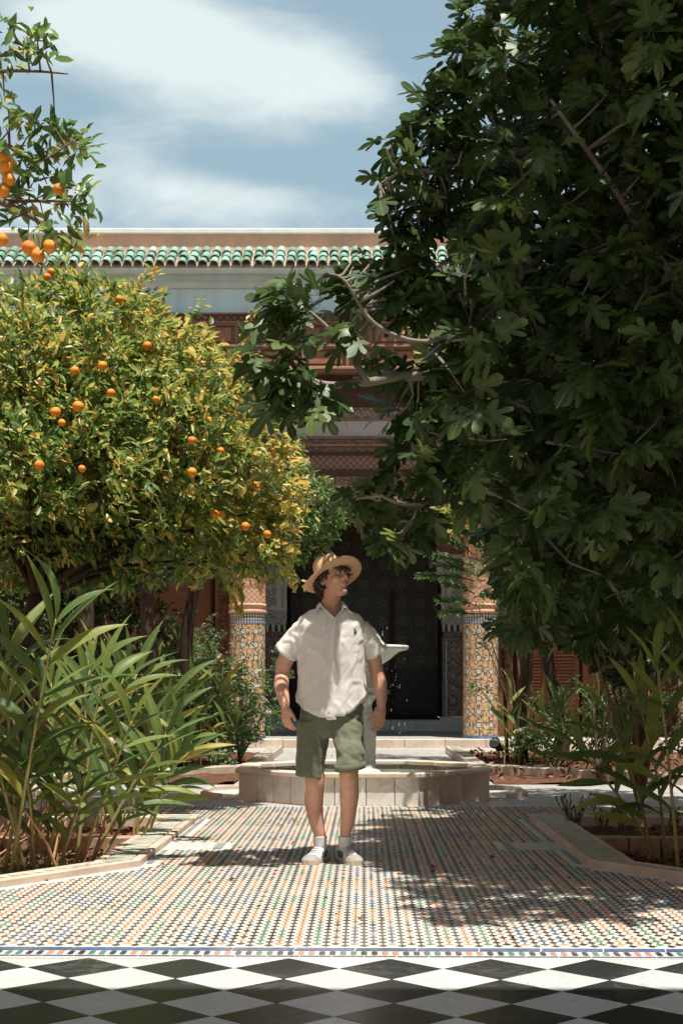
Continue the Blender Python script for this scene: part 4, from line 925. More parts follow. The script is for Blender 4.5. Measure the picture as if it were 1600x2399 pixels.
# ---- near orange branches at the top left
def near_branches():
    t = thing('orange_tree', 'near orange tree whose fruiting branches hang into the top left corner', 'tree', (-2.95,8.3,-.05), 'orange trees'); d0 = 7.3
    b = Vector((-2.95,8.3,-.1)); fork = Vector((-2.8,7.9,1.9)); top = Vector((-2.6,7.5,3.4))
    tube('trunk', bez([b, b.lerp(fork,.5)+Vector((.06,0,0)), fork, top],5), [.12-.06*k/15 for k in range(16)], M['bark'], t, 10)
    spots = [(20,55),(55,85),(85,75),(110,95),(60,130),(95,120),(25,115),(5,160),(10,225),(20,255),(15,300),(50,290),(85,300),(110,285),(60,340),(100,345),(140,320),(170,310),(190,330),(40,390),(75,400),(125,385),(160,360),(195,360),(30,440),(70,460),(110,430),(150,430),(175,450),(200,480),(60,500),(100,500),(140,490),(185,530),(120,540),(150,560),(160,580),(20,520),(90,545),(10,350),(-30,150),(-40,330),(-30,450),(-60,60),(-60,560),(130,300),(80,370),(45,470),(165,480)]
    tips = [P(x, y, d0+random.uniform(-.25,.25)) for x, y in spots]
    trunks = [bez([top, P(-160,220,7.4), P(-20,170,7.35), P(70,165,7.3), P(160,172,7.3)],4), bez([top, P(-120,330,7.4), P(0,330,7.3), P(80,380,7.3), P(170,330,7.3)],4), bez([top, P(-120,470,7.4), P(0,470,7.3), P(90,470,7.3), P(190,470,7.3)],4), bez([P(0,470,7.3), P(60,500,7.25), P(110,530,7.25), P(170,570,7.3)],4), bez([top, P(-140,120,7.4), P(-20,130,7.3), P(60,110,7.3)],4)]
    for br in trunks: tube('limb', br, [.022*(1-.85*k/(len(br)-1)) for k in range(len(br))], M['twig'], t, 6)
    allb = [q for br in trunks for q in br[4:]]
    V, Fc = [], []
    for tp in tips:
        s0 = min(allb, key=lambda q: (q-tp).length); v, f = tube_geo([s0, s0.lerp(tp,.5)+Vector((0,0,.02)), tp], [.006,.004,.003], 4, len(V), False); V += v; Fc += f
    mk('twigs', V, Fc, M['twig'], t, org=top, kind='stuff')
    k = 9; p = np.repeat(np.array([tuple(q) for q in tips]),k,axis=0); n = len(p); p = p+RNG.normal(scale=.035,size=(n,3))
    D = unit(n)+np.array([.35,-.1,.15]); Nn = unit(n)*.7+np.array([0,-.2,.7]); S = .095*RNG.uniform(.7,1.25,n)
    leaf_objects('leaf', [tmesh('leaf', c, M['citrus_green'] if i else M['citrus']) for i, c in enumerate(CT)], p, D, Nn, S, RNG.integers(0,4,n), t)
    for x, y, r in ((68,580,.038),(116,577,.037),(88,598,.037),(8,370,.036),(14,392,.036),(6,445,.037),(138,442,.03),(2,560,.036),(20,420,.034)):
        o = link('orange', orange_mesh(), t, P(x,y,7.1)); o.scale = (r,)*3; o.rotation_euler = (random.random(),random.random(),0)
near_branches()

# ---- fig tree
FT = [tmpl_fig(s) for s in range(7)]
def fig_tree():
    base = Vector((2.75,9.1,-.12)); t = thing('fig_tree', 'huge fig tree with dark lobed leaves filling the right side', 'tree', base)
    def poly(ps): return bez([P(*q) for q in ps],5)
    trunk = bez([base, Vector((2.7,9.1,.8)), Vector((2.5,9.0,1.9)), P(1440,1050,8.9)],6)
    limbs = [trunk,
        bez([trunk[-1], P(1420,850,8.7), P(1390,660,8.5), P(1310,570,8.3)],6), bez([P(1310,570,8.3), P(1220,640,8.2), P(1120,740,8.1), P(1000,800,8.0), P(880,760,7.95), P(810,660,7.9), P(770,640,7.9)],6),
        bez([trunk[-1], P(1250,950,8.6), P(1100,900,8.3), P(960,880,8.1), P(860,895,8.0), P(760,900,7.95), P(690,860,7.9), P(655,760,7.9)],6), bez([P(860,895,8.0), P(820,830,7.95), P(760,760,7.9), P(690,700,7.9)],5),
        bez([trunk[-1], P(1240,1100,8.7), P(1100,1160,8.5), P(960,1180,8.3), P(890,1160,8.2)],6), bez([P(1000,1180,8.4), P(950,1240,8.3), P(920,1270,8.25)],4),
        bez([P(1420,850,8.7), P(1300,500,8.4), P(1180,300,8.2), P(1060,180,8.0)],6), bez([P(1180,300,8.2), P(1050,390,8.0), P(950,400,7.9), P(890,430,7.9)],5), bez([P(1390,660,8.5), P(1480,300,8.2), P(1400,60,7.9), P(1300,-150,7.7)],6),
        bez([P(1390,660,8.5), P(1560,500,8.2), P(1700,300,7.6), P(1900,100,6.8)],6), bez([trunk[6], Vector((3.2,8.2,2.6)), Vector((3.3,7.0,3.6)), Vector((2.9,6.0,4.2))],6), bez([trunk[8], Vector((2.2,8.3,2.7)), Vector((1.5,7.8,3.6)), Vector((1.0,7.6,4.2))],6),
        bez([P(1100,900,8.3), P(1060,1000,8.2), P(1010,1080,8.2)],4)]
    for i, l in enumerate(limbs):
        r0 = .14 if i == 0 else .042 if i in (1,3,5,7,9,10,11,12) else .024
        tube('trunk' if i == 0 else 'limb', l, [r0*(1-(.4 if i == 0 else .78)*k/(len(l)-1)) for k in range(len(l))], M['bark_pale'], t, 8)
    ros = []                                                         # rosettes of leaves: position, direction, how many
    hand = [(905,350,7.9),(890,440,7.9),(960,480,8.0),(1000,430,8.0),(930,500,7.95),(1075,120,8.0),(1060,205,8.0),(1100,250,8.0),(1040,290,8.0),(1120,60,8.0),(1000,320,8.0),(1015,370,8.0),(1095,330,8.0),(1060,420,8.0),
        (665,690,7.9),(640,735,7.9),(690,730,7.9),(640,850,7.9),(685,810,7.9),(650,905,7.9),(690,900,7.9),(735,850,7.9),(735,690,7.9),(770,640,7.9),(800,700,7.9),(830,620,7.95),(840,690,8.0),(770,930,7.9),(745,930,7.9),(880,640,8.0),(905,700,8.0),(860,780,8.0),(905,800,8.0),(960,740,8.0),(830,890,8.0),(880,600,8.0),(940,650,8.1),(930,590,8.1),(985,540,8.1),(990,610,8.1),(1030,500,8.1),
        (870,1110,8.2),(835,1150,8.2),(900,1140,8.2),(850,1185,8.2),(925,1240,8.25),(950,1230,8.25),(905,1270,8.25),(970,1150,8.3),(1000,1190,8.3),(1010,1100,8.2),(960,1090,8.2),(980,1000,8.2),(950,960,8.2),(1010,920,8.2),(1000,850,8.1),(1060,870,8.2),(1060,980,8.3),(1050,1060,8.3),(960,880,8.1),(1090,700,8.1),(1040,700,8.1),(1030,620,8.1),(820,760,8.0),(760,800,7.95)]
    for x, y, d in hand: ros.append((P(x,y,d+random.uniform(-.15,.15)), 8))
    hand3 = [(x+random.uniform(-38,38), y+random.uniform(-38,38), d+random.uniform(-.2,.2)) for x, y, d in hand]
    for x, y, d in hand3: ros.append((P(x,y,d), 7))
    hand2 = [(x+random.uniform(-45,45), y+random.uniform(-45,45), d+random.uniform(-.2,.2)) for x, y, d in hand if x > 1000 or random.random() < .75]
    for x, y, d in hand2: ros.append((P(x,y,d), 6))
    hand = hand+hand2+hand3
    def left_edge(y):
        ys = [-200,0,150,300,420,560,700,900,1000,1150,1300,1420]; xs = [1120,1120,1100,1085,1080,1060,1020,1040,1080,1110,1170,1230]
        return float(np.interp(y, ys, xs))
    for k in range(950):
        y = random.uniform(-190,1400); d = random.uniform(7.4,9.9); le = left_edge(y); x = le+(1720-le)*random.random()**.9
        if y > 1150 and random.random() < .35: continue
        ros.append((P(x,y,d), random.choice((5,6,7))))
    for k in range(170):                                             # the part of the crown above and right of the picture
        q = Vector((random.uniform(1.0,4.4), random.uniform(6.6,10), random.uniform(5.0,6.4))); ros.append((q, 6))
    for k in range(640):
        q = Vector((random.uniform(.95,4.4), random.uniform(5.1,8.0), random.uniform(4.1,5.9)))
        if H+1.04*q.y*PY/F < q.z or q.x*F/q.y+PX > 1660: ros.append((q, 6))
    for k in range(120): ros.append((Vector((random.uniform(2.2,4.4), random.uniform(5.6,9), random.uniform(2.2,4.4))), 6))
    for k in range(420): ros.append((P(random.uniform(1190,1750), random.uniform(650,1480), random.uniform(8.6,11.2)), 6))
    for k in range(320): ros.append((Vector((random.uniform(1.5,3.8), random.uniform(6.2,9.0), random.uniform(4.6,6.2))), 7))
    for k in range(300): ros.append((Vector((random.uniform(1.35,4.2), random.uniform(6.4,9.6), random.uniform(3.2,5.2))), 6))
    def sunny(q):                                                    # leave holes through which the sun reaches the man
        u, v = q.x-SUN.x/SUN.z*(q.z-1.2), q.y-SUN.y/SUN.z*(q.z-1.2); return -.62 < u < .28 and 8.05 < v < 8.75
    ros = ros[:len(hand)]+[r_ for r_ in ros[len(hand):] if not sunny(r_[0])]
    cen = np.array([2.1,8.4,3.4]); pos, D, Nn = [], [], []
    for q, m in ros:
        o = np.array(q)-cen; o = o/np.linalg.norm(o)
        ph = random.uniform(0,6.28)
        for i in range(m):
            a = ph+i*6.283/m+random.uniform(-.3,.3); rad = np.array([math.cos(a), math.sin(a)*.9, 0]); dd = rad*.9+o*.35+np.array([0,0,random.uniform(-1.1,.5)])
            pos.append(np.array(q)+dd/np.linalg.norm(dd)*.06); D.append(dd); Nn.append(np.array([0,-.15,.8])+rad*.6+o*.2+RNG.normal(scale=.45,size=3))
    pos, D, Nn = np.array(pos), np.array(D), np.array(Nn); n = len(pos); S = .150*RNG.uniform(.55,1.3,n)
    mid_ = pos+D/np.linalg.norm(D,axis=1,keepdims=True)*S[:,None]*.5; kx, ky = SUN.x/SUN.z, SUN.y/SUN.z
    u_, v_ = mid_[:,0]-kx*(mid_[:,2]-1.2), mid_[:,1]-ky*(mid_[:,2]-1.2); keep = np.ones(len(pos), bool)
    for hu, hv, hr2 in ((-.47,8.42,.11),(-.44,8.33,.08),(-.03,8.13,.11),(-.07,8.22,.07),(-.08,8.34,.085),(-.24,8.44,.05),(.10,8.42,.06),(-.27,8.54,.05),(.02,8.0,.07),(-.16,8.2,.04)):    # gaps where the sun falls through on to the man
        keep &= (u_-hu)**2+(v_-hv)**2 > (hr2+.055)**2
    pos, D, Nn, S = pos[keep], D[keep], Nn[keep], S[keep]; n = len(pos)
    foliage('leaf', FT, [M['fig']], pos, D, Nn, S, RNG.integers(0,len(FT),n), np.zeros(n,int), RNG.uniform(size=n)*.999, t, 295)
    V, Fc = [], []; allb = [q for l in limbs for q in l]
    HOLES = ((-.47,8.42,.11),(-.03,8.13,.11),(-.08,8.34,.085),(.10,8.42,.06))
    for q, m in ros[:len(hand)+330]:
        uu, vv = q.x-kx*(q.z-1.2), q.y-ky*(q.z-1.2)
        if any((uu-a_)**2+(vv-b_)**2 < (c_+.05)**2 for a_, b_, c_ in HOLES): continue
        s0 = min(allb, key=lambda b: (b-q).length)
        if (s0-q).length > .45: s0 = q+(s0-q).normalized()*.45
        v, f = tube_geo([s0, s0.lerp(q,.5)+Vector((random.uniform(-.04,.04),0,random.uniform(-.05,.02))), q], [.009,.007,.005], 5, len(V), False); V += v; Fc += f
    mk('twigs', V, Fc, M['bark_pale'], t, org=base, kind='stuff')
fig_tree()

# ---- cane plants with long blades (shell ginger)
GT = [tmpl_ginger(.35,.45,.2), tmpl_ginger(.8,.5,-.25), tmpl_ginger(1.25,.4,.35), tmpl_ginger(.15,.6,-.1), tmpl_ginger(1.7,.35,.1), tmpl_ginger(.55,.3,.5)]
GM = [tmesh('leaf', g_, M['ginger']) for g_ in GT]
def cane(t, base, tip, leaves, llen, side, start=.3, spread=1.0, bend=.12):
    """one cane with blades in two ranks; side = horizontal axis of the ranks"""
    base, tip = Vector(base), Vector(tip); mid = base.lerp(tip,.5)+Vector((0,0,bend*.3))+Vector((side.y,-side.x,0))*random.uniform(-.04,.04)-(tip-base).normalized().cross(Vector((0,0,1)))*bend*.3
    pts = bez([base, mid, tip],7); tube('stem', pts, [.012-.006*k/(len(pts)-1) for k in range(len(pts))], M['stem'], t, 6)
    pos, D, Nn, S, var = [], [], [], [], []
    for i in range(leaves):
        f = start+(1-start)*(i/(leaves-1)) if leaves > 1 else 1; k = f*(len(pts)-1); k0 = min(int(k), len(pts)-2); q = pts[k0].lerp(pts[k0+1], k-k0); ax = (pts[k0+1]-pts[k0]).normalized()
        s = side*(1 if i % 2 else -1); out = (s-ax*s.dot(ax)).normalized(); lift = random.uniform(.7,1.3)+1.0*max(0,f-.7)/.3
        dd = out*spread*.85+ax*lift*.9+Vector((random.uniform(-.3,.3),random.uniform(-.3,.3),random.uniform(-.1,.1)))
        if i == leaves-1: dd = ax+out*.15
        nn = ax*.8-out*.6+Vector((random.uniform(-.4,.4),random.uniform(-1.5,-.2),random.uniform(.1,.8))); pos.append(tuple(q)); D.append(tuple(dd)); Nn.append(tuple(nn)); S.append(llen*random.uniform(.75,1.15)*(1-.25*abs(f-.65))); var.append(random.choice((0,0,1,1,2,3,5) if f > .55 else (1,2,2,4,5)))
    leaf_objects('leaf', GM, np.array(pos), np.array(D), np.array(Nn), np.array(S), var, t)
def cane_clump(label, stems, group='cane plants with long blades'):
    b = P(*stems[0][0]); t = thing('ginger_plant', label, 'plant', (b.x,b.y,-.08), group)
    for (bx_,by_,bd_), (tx,ty,td), n, l, ang in stems:
        n += 3
        b = P(bx_,by_,bd_); b.z = max(min(b.z, .0), -.10); tp = P(tx,ty,td); cane(t, b, tp, n, l, Vector((math.cos(ang),math.sin(ang),0)))
    return t
cane_clump('tallest cane plant at the left edge with upright sunlit blades', [((25,2035,7.9),(130,1450,7.9),12,.54,.2),((45,2030,8.0),(15,1530,8.1),10,.50,.6),((60,2020,8.0),(-60,1560,8.0),9,.5,-.3),((10,2030,8.05),(95,1640,8.1),8,.45,.1)])
cane_clump('arching cane plant whose blades reach towards the white slab in the path', [((190,1990,8.4),(310,1690,8.3),9,.42,.15),((215,1985,8.5),(390,1720,8.5),8,.38,.0),((240,1970,8.7),(380,1810,8.6),7,.34,.3),((180,1990,8.5),(240,1580,8.6),9,.44,.5)])
cane_clump('low cane plant leaning right beside the inner kerb corner', [((330,1940,9.6),(430,1760,9.5),8,.40,.1),((320,1940,9.7),(350,1700,9.7),8,.42,.7),((345,1935,9.8),(430,1730,9.7),7,.38,-.2)])
cane_clump('dense cane plant in the middle of the left bed behind the tallest one', [((130,1965,9.3),(210,1570,9.3),10,.48,.3),((110,1965,9.4),(120,1600,9.4),9,.48,.9),((150,1960,9.5),(290,1590,9.5),10,.46,.1),((90,1965,9.3),(20,1650,9.2),9,.46,-.4)])
cane_clump('cane plant with crossing blades near the far side of the left bed', [((230,1930,10.4),(320,1580,10.4),9,.50,.4),((260,1930,10.5),(400,1640,10.5),9,.46,.05),((200,1930,10.4),(200,1600,10.5),9,.48,.8),((280,1930,10.5),(380,1690,10.4),8,.46,.2)])
cane_clump('small cane plant low at the front corner of the left bed', [((80,2030,8.1),(60,1800,8.0),7,.36,.3),((110,2020,8.2),(150,1790,8.1),7,.36,.0),((140,2015,8.2),(200,1850,8.1),6,.32,.5)])
cane_clump('broad leaved cane plant in front of the rose bush', [((430,1770,17.6),(450,1610,17.5),8,.50,.2),((460,1770,17.7),(520,1620,17.6),9,.50,.0),((400,1770,17.8),(370,1560,17.8),9,.55,.7),((500,1775,17.5),(540,1690,17.4),7,.42,.1),((440,1770,18),(420,1500,18.1),8,.6,.4)])
cane_clump('cane plant low between the rose bush and the rear left kerb', [((520,1775,17.6),(555,1700,17.4),6,.40,.1),((470,1775,17.3),(470,1690,17.2),6,.42,.3)])
cane_clump('dark cane plant with broad blades spread over the right kerb', [((1530,1985,8.5),(1430,1690,8.3),6,.40,.15),((1545,1985,8.5),(1360,1760,8.3),6,.38,.0),((1560,1980,8.5),(1500,1660,8.3),6,.40,.5)])
cane_clump('tall dark cane plant at the right edge with blades against the fig shade', [((1590,2000,8.0),(1540,1560,7.9),7,.46,.2),((1640,2000,8.0),(1610,1520,7.9),7,.46,.6)])
cane_clump('slender cane plant in front of the right mosaic column', [((1180,1780,17.2),(1195,1640,17.2),4,.42,.5),((1215,1780,17.3),(1215,1700,17.2),3,.36,.1)])
cane_clump('dim cane plant in the rear right bed behind the dark blades', [((1330,1800,16.6),(1310,1660,16.5),8,.50,.2),((1370,1800,16.6),(1400,1640,16.5),8,.50,.4),((1290,1795,16.7),(1270,1690,16.6),7,.46,.0)])
# fallen dry canes at the left clump
V, Fc = [], []
for k in range(34):
    x, y = random.uniform(-2.6,-1.62), random.uniform(7.9,10.8); b = Vector((x,y,-.06)); tp = b+Vector((random.uniform(-.2,.3),random.uniform(-.2,.2),random.uniform(.12,.5))); v, f = tube_geo([b, b.lerp(tp,.5)+Vector((.02,0,.02)), tp], [.010,.008,.003], 5, len(V)); V += v; Fc += f
tag(mk('dry_canes', V, Fc, M['dry'], None, org=(-2,9,-.05)), 'short dry brown canes sticking up from the left bed', 'dry canes', kind='stuff')
# curled dry leaves and clods on the soil
LT = [tmpl_simple(.5,.5,.5), tmpl_simple(.6,.3,-.5), tmpl_simple(.45,.8,.2)]
def litter(name, label, n, xr, yr, z, size=.06, mat='litter'):
    pos = np.column_stack([RNG.uniform(*xr,n), RNG.uniform(*yr,n), np.full(n,z)+RNG.uniform(0,.03,n)]); D = unit(n); D[:,2] *= .3; Nn = unit(n)*.5+np.array([0,0,1.]); o = join_leaves(name, LT, [M[mat]], pos, D, Nn, size*RNG.uniform(.5,1.3,n), RNG.integers(0,3,n), np.zeros(n,int), RNG.uniform(size=n), None); tag(o, label, 'leaf litter')
litter('leaf_litter', 'brown fallen leaves on the soil of the left bed', 900, (-3.4,-1.58), (7.2,10.9), -.07)
litter('leaf_litter', 'brown fallen leaves on the soil of the right front bed', 500, (1.58,3.2), (7.2,10.9), -.07)
litter('fallen_leaves', 'a few small dry leaves fallen on the mosaic path', 46, (-1.2,1.25), (5.8,11.5), .004, .032)
litter('leaf_litter', 'fallen leaves scattered over the rear right bed', 500, (1.5,4.5), (15.6,22), .05, .08)
def clods(label, n, xr, yr, z):
    V, Fc = [], []
    for k in range(n):
        c = Vector((random.uniform(*xr),random.uniform(*yr),z+random.uniform(0,.01))); s = random.uniform(.008,.03); b0 = len(V)
        V += [c+Vector((a*s*random.uniform(.6,1.2),b*s*random.uniform(.6,1.2),d*s*random.uniform(.5,.9))) for a,b,d in ((1,0,0),(0,1,0),(-1,0,0),(0,-1,0),(0,0,1),(0,0,-1))]; Fc += [(b0+i,b0+(i+1)%4,b0+4) for i in range(4)]+[(b0+(i+1)%4,b0+i,b0+5) for i in range(4)]
    tag(mk('soil_clods', V, Fc, M['soil_clod'], None, org=(0,0,z)), label, 'soil', kind='stuff')
clods('loose red clods of earth in the left bed', 900, (-3.2,-1.58), (7.3,10.9), -.06); clods('loose clods of earth in the right front bed', 400, (1.58,3.0), (7.3,10.9), -.06)
# grass tufts
def tuft(label, x, y, z, n, h, spread, mat='grass'):
    t = thing('grass_tuft', label, 'grass', (x,y,z)); bl_ = [tmpl_simple(.05,.4,.5,(.25,.5,.75),(1,.9,.6)), tmpl_simple(.05,.4,.9,(.25,.5,.75),(1,.9,.6))]
    pos = np.column_stack([x+RNG.normal(scale=spread*.35,size=n), y+RNG.normal(scale=spread*.35,size=n), np.full(n,z)]); D = np.column_stack([RNG.normal(scale=.6,size=n),RNG.normal(scale=.6,size=n),RNG.uniform(.5,1.2,n)]); Nn = unit(n)*.4+np.array([0,0,1.])-D*.3
    o = join_leaves('blades', bl_, [M[mat]], pos, D, Nn, h*RNG.uniform(.6,1.2,n), RNG.integers(0,2,n), np.zeros(n,int), RNG.uniform(size=n), t)
tuft('dark grass tuft in front of the brick divider at left', -1.98, 8.35, -.09, 320, .17, .45); tuft('dark grass tuft at the foot of the tallest canes', -2.12, 7.9, -.09, 200, .15, .35)
tuft('green grass tuft in the rear left bed near the fountain', -1.75, 18.0, .03, 160, .2, .3); tuft('thin grass tuft under the dark right blades', 1.95, 9.9, -.03, 120, .14, .4)
# small upright herb plants in the right bed
def herb(label, x, y, z, h, n):
    t = thing('herb_plant', label, 'plant', (x,y,z)); pos, D = [], []
    for k in range(n):
        a = random.uniform(0,6.28); tp = Vector((x+.07*math.cos(a)*random.random()*2,y+.05*math.sin(a),z+h*random.uniform(.6,1))); tube('stem', [(x+.02*math.cos(a),y+.02*math.sin(a),z), tp], [.004,.002], M['twig'], t, 5)
        for q in range(9): f = .25+.75*q/8; pos.append(Vector((x,y,z)).lerp(tp,f)); D.append((random.uniform(-.6,.6),random.uniform(-.6,.6),1.0))
    m = len(pos); join_leaves('leaves', [CT[0]], [M['shrub']], np.array([tuple(p) for p in pos]), np.array(D), unit(m), .045*RNG.uniform(.7,1.2,m), np.zeros(m,int), np.zeros(m,int), RNG.uniform(size=m), t)
herb('bushy little herb standing at the inner corner of the right kerb', P(1345,1900,10.6).x, 10.6, -.03, .26, 9); herb('thin sprig just right of the bushy little herb', P(1410,1900,10.5).x, 10.5, -.03, .2, 3); herb('sparse sprig below the dark round leaf at right', P(1450,1900,10.4).x, 10.4, -.03, .22, 3); herb('leafy sprig at the right edge of the bed', P(1570,1890,10.2).x, 10.2, -.03, .24, 5)
# shrubs
ST = [tmpl_simple(.5,.2,.1), tmpl_simple(.45,.3,.3)]
def shrub(name, label, clumps, per_m2, leaf, mats, base, n_parts=0, flowers=0, cat='bush', stems=4):
    t = thing(name, label, cat, base); p, o, yl = crown_points(clumps, per_m2, (.4,1.05)); k = 5; n = len(p)*k
    pos = np.repeat(p,k,axis=0)+RNG.normal(scale=.02,size=(n,3)); out = np.repeat(o,k,axis=0); D = out*.6+unit(n); Nn = out*.4+unit(n)*.6+np.array([0,0,.5])
    join_leaves('foliage', ST, mats, pos, D, Nn, leaf*RNG.uniform(.6,1.25,n), RNG.integers(0,2,n), RNG.integers(0,len(mats),n), RNG.uniform(size=n)*.999, t)
    for c in clumps[:stems]: tube('stem', bez([base, Vector(base).lerp(Vector(c[:3]),.5)+Vector((.05,0,.05)), c[:3]],4), [.02*(1-.7*q/8) for q in range(9)], M['twig'], t, 6)
    for i in range(flowers):
        q = p[RNG.integers(len(p))]; c = Vector(q)+Vector((0,-.06,.04)); V, Fc = [], []
        if q[1] > np.median(p[:,1]): c.y -= .3
        for r_ in range(2):
            for a in range(6):
                th = a*1.047+r_*.5; l = .045 if r_ == 0 else .03; d_ = Vector((math.cos(th),-.5-.3*r_,math.sin(th))).normalized(); s_ = Vector((-math.sin(th),0,math.cos(th)))*.022; b0 = len(V); V += [c, c+d_*l*.6+s_, c+d_*l, c+d_*l*.6-s_]; Fc.append((b0,b0+1,b0+2,b0+3))
        mk('flower', V, Fc, M['petal'] if random.random() < .75 else M['petal_old'], t)
    return t
b = P(560,1700,19.5); shrub('rose_bush', 'leafy rose bush with white flowers left of the man', [cl(590,1600,19.6,.35),cl(520,1570,19.5,.32),cl(555,1660,19.2,.42),cl(620,1660,19.3,.28),cl(480,1640,19.4,.4),cl(600,1700,19.0,.25),cl(450,1580,20,.35)], 150, .055, [M['shrub'], M['citrus_green']], (b.x,19.5,.03), flowers=34)
b = P(420,1700,21); shrub('shrub', 'dark leafy shrub below the timber screen at left', [cl(430,1530,21.5,.45),cl(350,1560,21.5,.5),cl(280,1590,21,.5),cl(460,1620,21,.45),cl(360,1650,21,.6)], 75, .07, [M['shrub']], (b.x,21,.03), flowers=4)
b = P(330,1780,17.6); shrub('shrub', 'low leafy shrub along the rear left kerb below the rose bush', [cl(340,1700,17.6,.4),cl(430,1690,17.8,.4),cl(500,1700,17.7,.35),cl(390,1750,17.4,.25),cl(480,1755,17.3,.22),cl(270,1730,17.3,.35),cl(190,1740,17,.35),cl(550,1730,17.8,.2)], 90, .07, [M['shrub']], (b.x,17.6,.03))
b = P(180,1700,20); shrub('shrub', 'dark dense shrub behind the tall canes at the far left', [cl(60,1560,20,.7),cl(200,1580,20,.6),cl(130,1650,19.5,.7),cl(300,1680,19.5,.5)], 55, .08, [M['shrub']], (b.x,20,.03))
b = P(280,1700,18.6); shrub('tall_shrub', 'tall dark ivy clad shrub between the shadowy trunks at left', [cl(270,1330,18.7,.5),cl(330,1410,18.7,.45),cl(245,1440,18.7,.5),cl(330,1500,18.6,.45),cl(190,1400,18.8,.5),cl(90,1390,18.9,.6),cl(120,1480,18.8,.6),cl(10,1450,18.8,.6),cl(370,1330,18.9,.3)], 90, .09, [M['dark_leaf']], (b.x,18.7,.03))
b = P(1500,1800,12.0); shrub('added_shade_tree', 'dense black green tree added to deepen the shade behind the fig', [cl(1250,1150,11.6,.6),cl(1330,1300,11.8,.6),cl(1420,1150,11.6,.8),cl(1500,1350,11.8,.8),cl(1600,1150,11.6,.9),cl(1300,950,11.8,.7),cl(1450,900,11.8,.9),cl(1600,850,11.8,.9),cl(1500,650,12.2,.9),cl(1350,720,12.2,.7),cl(1650,1400,11.5,.8),cl(1230,1280,12,.35),cl(1560,480,12.5,.8),cl(1700,1000,11.5,1.0),cl(1380,1430,12.2,.35),cl(1520,1480,12.0,.45)], 50, .13, [M['dark_leaf']], (b.x,12.0,.0), cat='tree', stems=10)  # invented tree, added to block light coming through behind the fig
# small tree with fine leaves before the right column
b = P(1225,1730,17.8); sb = shrub('small_tree', 'slender small tree with fine leaves in front of the right column', [cl(1150,1330,17.7,.25),cl(1120,1420,17.6,.16),cl(1190,1380,17.8,.3),cl(1135,1500,17.6,.13),cl(1200,1290,17.8,.35),cl(1105,1590,17.6,.06),cl(1250,1340,17.9,.4),cl(1170,1450,17.8,.2),cl(1290,1450,17.9,.35),cl(1240,1430,18,.3)], 150, .045, [M['shrub']], (b.x,17.8,.03), cat='tree', stems=8)
tube('trunk', bez([(b.x,17.8,-.02),(b.x-.03,17.8,.8),(b.x+.04,17.8,1.4),P(1215,1400,17.8)],5), [.085-.03*k/15 for k in range(16)], M['bark'], sb, 8)
b = P(1400,1730,15.8); shrub('shrub', 'dense shaded shrub deep in the right garden', [cl(1350,1400,16,.55),cl(1480,1350,15.8,.7),cl(1560,1480,15.5,.6),cl(1420,1480,16,.45),cl(1600,1300,15.5,.8),cl(1300,1300,16.5,.6)], 60, .07, [M['shrub'], M['citrus_green']], (b.x,15.8,.03))
b = P(1300,1780,17); shrub('shrub', 'low leafy shrub behind the rear right kerb beside the spotlight', [cl(1230,1740,17.4,.22),cl(1300,1720,17.2,.3),cl(1380,1730,16.9,.3),cl(1460,1740,16.6,.3),cl(1270,1660,17.5,.25),cl(1350,1650,17.5,.3)], 80, .065, [M['shrub'], M['dark_leaf']], (b.x,17.2,.03))
b = P(1500,1750,16); shrub('shrub', 'low dim shrub in the rear right bed near the kerb', [cl(1520,1620,16.2,.5),cl(1430,1690,16.3,.35),cl(1590,1690,16,.45)], 60, .06, [M['shrub']], (b.x,16.2,.03))
# feathery conifer sprays
t = thing('conifer', 'young conifer with feathery sprays reaching across the white stucco panel', 'tree', (1.98,19.6,.03)); V = []
tube('trunk', bez([(1.98,19.6,.0),(1.92,19.5,1.2),(1.80,19.3,2.6),(1.70,19.2,3.3)],5), [.03-.018*k/15 for k in range(16)], M['bark'], t, 8)
pos, D, Nn = [], [], []
for (ax_,ay,ex,ey) in ((1110,1330,1000,1300),(1110,1360,985,1352),(1110,1390,1040,1370),(1120,1420,1030,1410),(1110,1440,1035,1440),(1110,1300,1050,1270),(1120,1350,1020,1325),(1130,1300,1180,1260),(1110,1400,1170,1400)):
    a, e = P(ax_,ay,19.2), P(ex,ey,18.7); tube('spray_stem', bez([a, a.lerp(e,.5)+Vector((0,0,.04)), e],4), [.01,.009,.008,.007,.006,.005,.004,.003,.002], M['twig'], t, 5)
    for q in range(22):
        f = .2+.8*q/21; c = a.lerp(e,f)+Vector((0,0,.04*math.sin(f*3.14)))
        for s in (1,-1,0):
            for r_ in range(2): pos.append(tuple(c)); D.append(tuple((e-a).normalized()*.9+Vector((random.uniform(-.2,.2),s*.7,s*random.uniform(.2,.8)+random.uniform(-.2,.3))))); Nn.append((random.uniform(-.5,.5),-.4,1))
n = len(pos); join_leaves('needles', [tmpl_simple(.16,.2,.2)], [M['conifer']], np.array(pos), np.array(D), np.array(Nn), .13*RNG.uniform(.6,1.2,n), np.zeros(n,int), np.zeros(n,int), RNG.uniform(size=n)*.999, t)
